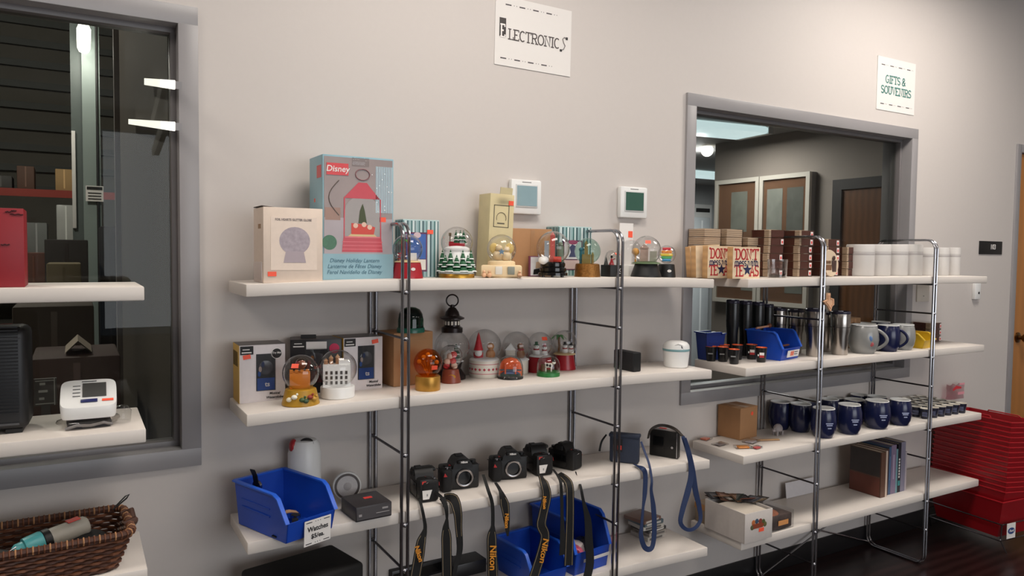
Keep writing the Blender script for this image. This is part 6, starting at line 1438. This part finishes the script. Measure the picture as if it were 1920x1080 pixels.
# clear box of badges
a = surf(1452, 1006, T4); t = thing('badge_box', 'clear plastic box of badges beside the white picture box', 'box', (2.545, a.y+.03, T4+.0035), .02)
W = .15; D = .15; H = .078
P_(t, 'box_shell', lambda b: b.box(0, W, 0, D, 0, H, bev=.002), M_clear)
P_(t, 'dark_contents', lambda b: b.box(.006, W-.006, .006, D-.006, .003, H*.82, bev=.004), mat('badge_mix', (84, 70, 66), .7, noise=.6, scale=45))
P_(t, 'orange_label', lambda b: b.box(W*.32, W*.75, -.0008, .0, H*.28, H*.55), C('label_orange', (216, 150, 90)))
P_(t, 'top_badges', lambda b: b.sphere((W*.3, D*.4, H*.8), .05, 14, 6, 0, 1, sz=.3), mat('badge_mix2', (156, 96, 70), .7, noise=.5, scale=60))
# kraft tray behind the hanging strap
p = surf(1322, 985, T4)
t = thing('kraft_tray', 'kraft paper wrapped parcel at the near end of the bottom shelf', 'parcel', (2.375, 2.345, T4+.0005), .0)
P_(t, 'parcel', lambda b: b.box(0, .1, 0, .06, 0, .09, bev=.006), C('parcel_tan', (150, 132, 112), .8)); P_(t, 'band', lambda b: b.box(-.001, .101, -.001, .061, .06, .085), C('band_tan', (176, 128, 80), .8))
# pale sheet leaning on the wall
p = surf(1500, 920, T4, 2.40)
mb = MB(); mb.box(-.1, .14, 0, .003, 0, .075, M=TR(rx=-.12)); solo('pale_sheet', mb, C('sheet_grey', (200, 196, 198), .4), 'pale sheet leaning at the back of the bottom shelf', 'sheet', (p.x, 2.398, T4+.004))
# books
bk = [(.036, .225, .17, (96, 66, 52), 'thick brown-covered book with a landscape jacket'), (.014, .228, .165, (206, 186, 170), 'thin cream-spined book next to the landscape book'), (.026, .232, .16, (74, 52, 46), 'dark brown-spined book'), (.018, .24, .16, (62, 88, 122), 'steel blue book'), (.04, .246, .165, (126, 112, 136), 'wide mauve-grey book'), (.014, .222, .15, (110, 150, 158), 'short pale teal book'), (.024, .246, .16, (28, 28, 38), 'black book with white spine lettering'), (.036, .252, .165, (128, 124, 142), 'tall grey-lilac book at the end of the row'), (.012, .2, .15, (176, 166, 172), 'thin pale book at the very end')]
x = 3.395
for k, (wd, h, d, c_, lb) in enumerate(bk):
    t = thing('book', lb+' on the bottom shelf', 'book', (x, 2.185+(.0 if k < 2 else .012), T4+.0035), -.01, 'books on the bottom shelf', ry=.0)
    mk = C('book%d' % k, c_, .45, scale=10)
    P_(t, 'cover', lambda b: (b.box(0, wd, -.002, .002, 0, h), b.box(0, .002, 0, d, 0, h), b.box(wd-.002, wd, 0, d, 0, h)), mk)
    P_(t, 'pages', lambda b: b.box(.002, wd-.002, .002, d-.003, .002, h-.003), C('book_pages', (196, 186, 168), .8))
    if k == 0:
        P_(t, 'jacket_sky', lambda b: b.box(-.0008, 0, .004, d-.002, h*.45, h-.003), C('jacket_dark', (58, 50, 48), .5, scale=12, noise=.4)); P_(t, 'jacket_ground', lambda b: b.box(-.0008, 0, .004, d-.002, .003, h*.42), C('jacket_red', (104, 56, 44), .5, scale=12, noise=.3))
    if k == 6:
        for q in range(7): P_(t, 'spine_letter', lambda b: b.box(wd*.3, wd*.7, -.0028, -.002, h*(.3+q*.06), h*(.34+q*.06)), M_paper)
        P_(t, 'spine_teal', lambda b: b.box(wd*.15, wd*.85, -.0028, -.002, h*.14, h*.24), C('spine_teal', (60, 140, 140)))
    if k in (3, 4): P_(t, 'spine_text', lambda b: b.box(wd*.35, wd*.65, -.0028, -.002, h*.3, h*.8), C('spinetext%d' % k, tuple(min(255, q+40) for q in c_)))
    x += wd+.0012

# ================================================================== NEAR RACK (PARTLY OUT OF FRAME)
t, W, D, H = pbox('red_box', 'bright red box with dark handwriting on the near top shelf', 'box', (-70, 541), (47, 539), None, 388, T1, C('red_card', (142, 18, 30), .5), depth=.14, y=2.135, rz=0)
for k, (x0, x1, z) in enumerate(((.78, .99, .925), (.8, .88, .97), (.62, .76, .54), (.7, .8, .955))):
    mb = MB(); mb.tube([(W*(x0+(x1-x0)*q/6), -.0012, H*(z+.006*math.sin(q*2.1+k))) for q in range(7)], .0016, 6); part('handwriting', mb, C('marker_dark', (70, 16, 22)), t)
sidepanel(t, 'edge_line', 0, D, H*.97, H, C('red_light', (206, 60, 70)))
# black tower heater
t = thing('tower_heater', 'tall black ribbed heater on the near middle shelf', 'heater', (-.2, 2.25, T2+.0004), -.05)
hp = zat(20, 616, (-.2, 2.2, 1.2))-T2
P_(t, 'body', lambda b: b.box(-.11, .1, -.06, .07, .008, hp, bev=.02, seg=3), mat('heater_black', (20, 20, 22), .45, noise=.15, scale=40))
for k in range(26): P_(t, 'grille_slat', lambda b: b.box(-.085, .08, -.0625, -.059, .05+k*.0085, .0535+k*.0085), C('grille_black', (28, 28, 30), .4))
P_(t, 'top_trim', lambda b: b.box(-.07, .085, -.0632, -.06, hp-.028, hp-.025), C('trim_grey', (72, 72, 74))); P_(t, 'maker_plate', lambda b: b.box(.01, .08, -.0632, -.06, .022, .027), C('trim_grey', (1, 1, 1)))
P_(t, 'foot', lambda b: b.box(.05, .085, -.05, .05, 0, .01), M_black); P_(t, 'foot', lambda b: b.box(-.09, -.05, -.05, .05, 0, .01), M_black)
P_(t, 'bright_clip', lambda b: b.box(-.065, -.06, -.066, -.062, .17, .19, M=TR(ry=-.1)), M_chrome)
mb = MB()
for v in range(9): mb.tube([(random.uniform(-.08, .06), random.uniform(-.03, .03), 0) for q in range(5)], .006, 6)
P_(t, 'cord_bundle', lambda b: [b.tube([(-.06+.02*q, -.02+.01*(q % 3), hp), (-.05+.02*q, -.03, hp+.025), (-.03+.02*q, .0, hp+.03), (-.02+.015*q, .01, hp)], .005, 6) for q in range(4)], M_black)
# blood pressure monitor on its bagged cuff
p = surf(168, 806, T2)
t = thing('cuff_bag', 'clear bag holding a grey cuff and tubing under the white monitor', 'bag', (p.x, p.y+.055, p.z+.0004), .05)
mb = MB(); mb.sphere((0, 0, .014), .07, 18, 8, sx=1.05, sy=.72, sz=.24)
mb.v = [Vector((v.x+random.uniform(-.004, .004), v.y+random.uniform(-.004, .004), max(0.0, min(.026, v.z)))) for v in mb.v]; part('bag_film', mb, glassmat('cuff_film', (238, 236, 234), 1, 1.7, .12), t)
P_(t, 'cuff', lambda b: b.box(-.05, .05, -.036, .03, .001, .018, bev=.005), C('cuff_dark', (58, 56, 60), .8))
P_(t, 'tubing', lambda b: b.tube([(-.055, -.04, .004), (-.03, -.046, .012), (-.0, -.044, .008), (.03, -.046, .014), (.05, -.038, .006)], .004, 8), C('tube_grey', (120, 116, 114)))
P_(t, 'clear_cup', lambda b: b.lathe([(.022, .0), (.024, .03), (.016, .042), (0, .046)], 18, (.075, .0, .0)), M_clear)
zb = p.z+.0275
t = thing('blood_pressure_monitor', 'white blood pressure monitor with a grey screen and blue button', 'monitor', (p.x, p.y+.052, zb), -.03)
poly_ = []
for k in range(40):
    a = 2*PI*k/40; ca, sa = math.cos(a), math.sin(a); e = .35
    poly_.append((.064*math.copysign(abs(ca)**e, ca), .05*math.copysign(abs(sa)**e, sa)))
mb = MB(); vs = []; fs = []; n = 40
for z, s, dy in ((0, .93, .0), (.006, .97, 0), (.024, 1.0, 0), (.03, .985, .001)): vs += [(x*s, y*s+dy, z+(0 if z < .02 else (y+.05)*.55)) for x, y in poly_]
for k in range(3):
    for i in range(n): fs.append((k*n+i, k*n+(i+1) % n, (k+1)*n+(i+1) % n, (k+1)*n+i))
fs += [list(range(n-1, -1, -1)), list(range(3*n, 4*n))]
mb.add(vs, fs); part('housing', mb, M_whitep, t)
A = math.atan(.55); XF = Matrix.Translation((0, 0, .03+.05*.55+.0006)) @ Matrix.Rotation(A, 4, 'X')
P_(t, 'screen', lambda b: b.box(-.014, .04, -.016, .04, 0, .0012, M=XF), C('lcd_grey', (74, 74, 72), .25))
P_(t, 'start_button', lambda b: b.box(-.018, .02, -.038, -.026, 0, .002, bev=.0008, M=XF), C('button_navy', (34, 40, 92), .35))
P_(t, 'price_tag', lambda b: b.box(.03, .056, -.036, -.028, 0, .001, M=XF), M_tag)
P_(t, 'maker_mark', lambda b: b.box(-.016, .018, .047, .0495, 0, .0008, M=XF), C('mark_dark', (60, 60, 62)))
for k in range(4): P_(t, 'scale_mark', lambda b: b.box(-.036, -.019, -.012+k*.014, -.01+k*.014, 0, .0008, M=XF), C('mark_dark', (1, 1, 1)))
# wicker basket
M_wk = C('wicker_brown', (112, 68, 44), .6); M_wk2 = C('wicker_dark', (74, 44, 32), .6)
bl, bw_, bh = .5, .235, .095
p = surf(245, 1040, T3)
t = thing('wicker_basket', 'brown wicker basket of cables and bottles on the near shelf', 'basket', (-.135, 2.215, T3+.0004), .05)
def bring(z, s=1, n=130):
    f_ = .86+.14*z/bh; a, b = bl/2*f_, bw_/2*f_; rc = .035; out = []      # rounded rectangle, evenly spaced
    segs = [(2*(a-rc), lambda u: (-(a-rc)+u, -b)), (PI*rc/2, lambda u: (a-rc+rc*math.sin(u/rc), -b+rc-rc*math.cos(u/rc))), (2*(b-rc), lambda u: (a, -(b-rc)+u)), (PI*rc/2, lambda u: (a-rc+rc*math.cos(u/rc), b-rc+rc*math.sin(u/rc))),
            (2*(a-rc), lambda u: (a-rc-u, b)), (PI*rc/2, lambda u: (-(a-rc)-rc*math.sin(u/rc), b-rc+rc*math.cos(u/rc))), (2*(b-rc), lambda u: (-a, b-rc-u)), (PI*rc/2, lambda u: (-(a-rc)-rc*math.cos(u/rc), -(b-rc)-rc*math.sin(u/rc)))]
    tot = sum(q[0] for q in segs)
    for k in range(n):
        d = tot*k/n
        for L_, fn in segs:
            if d <= L_: out.append(Vector((*fn(d), z))); break
            d -= L_
    return out
for j in range(11):
    z = .006+j*.0082; r_ = bring(z); mb = MB(); q = []
    for k, v in enumerate(r_):
        nrm = Vector((v.x/bl, v.y/bw_, 0)); nrm = Vector((math.copysign(1, v.x), 0, 0)) if abs(nrm.x) > abs(nrm.y) else Vector((0, math.copysign(1, v.y), 0)); q.append(v+nrm*(.003 if (k//2+j) % 2 else -.003))
    mb.tube(q, .0046, 6, True); part('wicker_strand', mb, M_wk if j % 2 else M_wk2, t)
mb = MB(); r_ = bring(bh)
mb.tube(r_, .009, 8, True); part('rim', mb, M_wk2, t)
r2 = bring(bh, n=120)
for k in range(0, 120):
    v = r2[k]; d = (r2[(k+1) % 120]-v).normalized(); sd = d.cross(Vector((0, 0, 1)))
    mb = MB(); mb.tube([v+d*.0015+(sd*math.cos(a)+Vector((0, 0, 1))*math.sin(a))*.0095 for a in [2*PI*q/8 for q in range(8)]], .0022, 5, True)
    part('rim_wrap', mb, M_wk if k % 3 else C('wicker_pale', (176, 128, 88), .6), t)
P_(t, 'base', lambda b: b.prism([(v.x, v.y) for v in bring(0)], 0, .004, M=Matrix.Rotation(PI/2, 4, 'X') @ Matrix.Diagonal((1, -1, 1, 1))), M_wk2)
P_(t, 'end_handle', lambda b: b.tube([(bl/2-.01, -.04, bh), (bl/2+.012, -.045, bh+.01), (bl/2+.014, .0, bh-.012), (bl/2+.012, .04, bh+.01), (bl/2-.01, .045, bh)], .009, 8), M_wk2)
P_(t, 'wire_loop', lambda b: b.tube([(bl/2-.03, .07, bh+.01), (bl/2+.005, .075, bh+.035), (bl/2+.012, .078, bh+.044), (bl/2+.002, .078, bh+.04), (bl/2-.022, .074, bh+.018)], .0022, 6), M_ink)
def inb(x, y, z): return inworld(t_b, (x, y, z))
t_b = t
q = inb(.07, -.005, .078)
t = thing('spray_bottle', 'teal and black bottle lying in the wicker basket', 'bottle', q, 0, ry=-.15)
X = TR(0, 0, 0, rz=.35) @ Matrix.Rotation(PI/2, 4, 'Y')
P_(t, 'teal_cap', lambda b: b.lathe([(0, -.085), (.014, -.083), (.02, -.075), (.021, -.06), (.027, -.058), (.03, -.02), (.028, -.016)], 24, M=X), C('teal_plastic', (78, 164, 168), .4))
P_(t, 'black_band', lambda b: b.lathe([(.028, -.017), (.03, -.015), (.03, .0), (.026, .002)], 24, M=X), M_black)
P_(t, 'grey_body', lambda b: b.lathe([(.026, .0), (.027, .01), (.026, .085), (.02, .092), (0, .094)], 24, M=X), C('body_grey', (172, 166, 154), .45))
P_(t, 'red_label', lambda b: b.box(-.012, .012, -.0285, -.026, .045, .075, M=X @ Matrix.Rotation(-PI*.5, 4, 'Z')), C('label_red', (206, 60, 46)))
q = inb(-.09, -.03, .03)
t = thing('hair_tool', 'black corded hair tool lying in the wicker basket', 'hair tool', q, 0)
P_(t, 'barrel', lambda b: b.tube([(-.1, 0, .02), (.05, .01, .025), (.1, .0, .02)], [.022, .026, .02], 12), M_black); P_(t, 'cord', lambda b: b.tube([(.1, 0, .02), (.15, .03, .05), (.18, .06, .03), (.23, .03, .01), (.2, -.02, .03), (.14, -.03, .05)], .005, 8), M_black)
P_(t, 'wire_guard', lambda b: b.tube([(-.12, -.03, .055), (0, -.035, .05), (.06, -.03, .045), (.09, -.02, .06)], .0018, 6), M_chrome)
q = inb(.15, .01, .006)
t = thing('black_pouch', 'black pouch filling the end of the wicker basket', 'pouch', q, 0)
mb = MB(); mb.sphere((0, 0, .035), .06, 18, 10, sx=1.0, sy=1.05, sz=.62); mb.v = [Vector((v.x, v.y, max(0, v.z))) for v in mb.v]; part('body', mb, mat('bag_nylon', (1, 1, 1)), t); P_(t, 'stud', lambda b: b.sphere((.02, -.035, .066), .004, 8, 6), M_chrome)

# ================================================================== SHOPPING BASKETS
M_bas = mat('basket_red', (146, 18, 27), .34, noise=.05, scale=10); M_bas2 = C('basket_rim', (160, 24, 33), .3)
BX, BY = .29, .42
ROT = -.1
def basket_mesh():
    zb, zt = 0, .2; b = (-BX/2*.8, BX/2*.8, -BY/2*.82, BY/2*.82); tp = (-BX/2, BX/2, -BY/2, BY/2)
    mb = MB(); o = .003
    vs = []
    for (r, z) in ((b, zb), (tp, zt)): vs += [(r[0], r[2], z), (r[1], r[2], z), (r[1], r[3], z), (r[0], r[3], z)]
    for (r, z) in ((b, zb+o), (tp, zt)): vs += [(r[0]+o, r[2]+o, z), (r[1]-o, r[2]+o, z), (r[1]-o, r[3]-o, z), (r[0]+o, r[3]-o, z)]
    fs = [(3, 2, 1, 0), (8, 9, 10, 11)]
    for i in range(4):
        j = (i+1) % 4; fs += [(i, j, j+4, i+4), (8+j, 8+i, 12+i, 12+j), (4+i, 4+j, 12+j, 12+i)]
    mb.add(vs, fs); me = mb.mesh('basket_shell'); me.materials.append(M_bas)
    return me
sh = basket_mesh()
mb = MB(); e = .0035
for q in ((-BX/2-e, BX/2+e, -BY/2-e, -BY/2+.002), (-BX/2-e, BX/2+e, BY/2-.002, BY/2+e), (-BX/2-e, -BX/2+.002, -BY/2, BY/2), (BX/2-.002, BX/2+e, -BY/2, BY/2)): mb.box(q[0], q[1], q[2], q[3], .194, .202, bev=.0015)
rim = mb.mesh('rim'); rim.materials.append(M_bas2)
mb = MB()
for k in range(5): mb.box(-BX*.36+k*BX*.15, -BX*.36+k*BX*.15+.012, -BY/2*.985, -BY/2*.955, .08, .16, M=TR())
NB = 16
cx, cy = 4.325, 2.19
sd = thing('basket_stand', 'chrome wire stand under the stack of red baskets', 'stand', (cx, cy, 0), ROT)
for z in (.07, .16):
    mb = MB(); s = .94 if z < .1 else .995; mb.tube([(x*(BX/2*s+.008), y*(BY/2*s+.008), z) for x, y in ((-1, -1), (1, -1), (1, 1), (-1, 1))], .004, 6, True); part('wire_hoop', mb, M_chrome, sd)
for x in (-1, 1):
    for y in (-1, 1): mb = MB(); mb.tube([(x*(BX/2*.99), y*(BY/2*1.0), .16), (x*BX/2*.94, y*(BY/2*.96), .07), (x*(BX/2*.7), y*(BY/2*1.02), .0)], .004, 6); part('leg', mb, M_chrome, sd)
mb = MB(); mb.box(-.125, -.055, -BY/2*1.02-.012, -BY/2*1.02-.010, .085, .165); cardp = part('brand_card', mb, M_paper, sd)
mb = MB(); mb.lathe([(0, .0008), (.028, .0008), (.028, 0)], 28, M=TR(-.09, -BY/2*1.02-.0122, .125, rx=PI/2) @ Matrix.Diagonal((1, .6, 1, 1))); part('blue_oval', mb, C('oval_blue', (30, 62, 122), .3), cardp)
txt(cardp, 'Ford', .019, M_paper, TR(-.09, -BY/2*1.02-.0135, .125), shear=.3, bold=.0003)
od = ['lowest', 'second', 'third', 'fourth', 'fifth', 'sixth', 'seventh', 'eighth', 'ninth', 'tenth', 'eleventh', 'twelfth', 'thirteenth', 'fourteenth', 'fifteenth', 'topmost']
for k in range(NB):
    TI = .085 if k else 0
    t = thing('shopping_basket', 'red plastic shopping basket, %s in the nested stack' % od[k], 'basket', (cx+math.sin(.085)*k*.0262, cy, .076+math.cos(.085)*k*.0262+(.014 if k else 0)), ROT, 'nested red shopping baskets', ry=TI)
    for nm, me in (('basket_shell', sh), ('rim', rim)): o = bpy.data.objects.new(nm, me); COL.objects.link(o); o.parent = t
    if k == NB-1:
        for s in (-1, 1): mb = MB(); mb.tube([(s*(BX/2-.012), -BY*.22, .2), (s*(BX/2-.02), -BY*.2, .21), (s*(BX/2-.02), BY*.2, .21), (s*(BX/2-.012), BY*.22, .2)], .004, 6); part('handle', mb, M_bas2, t)
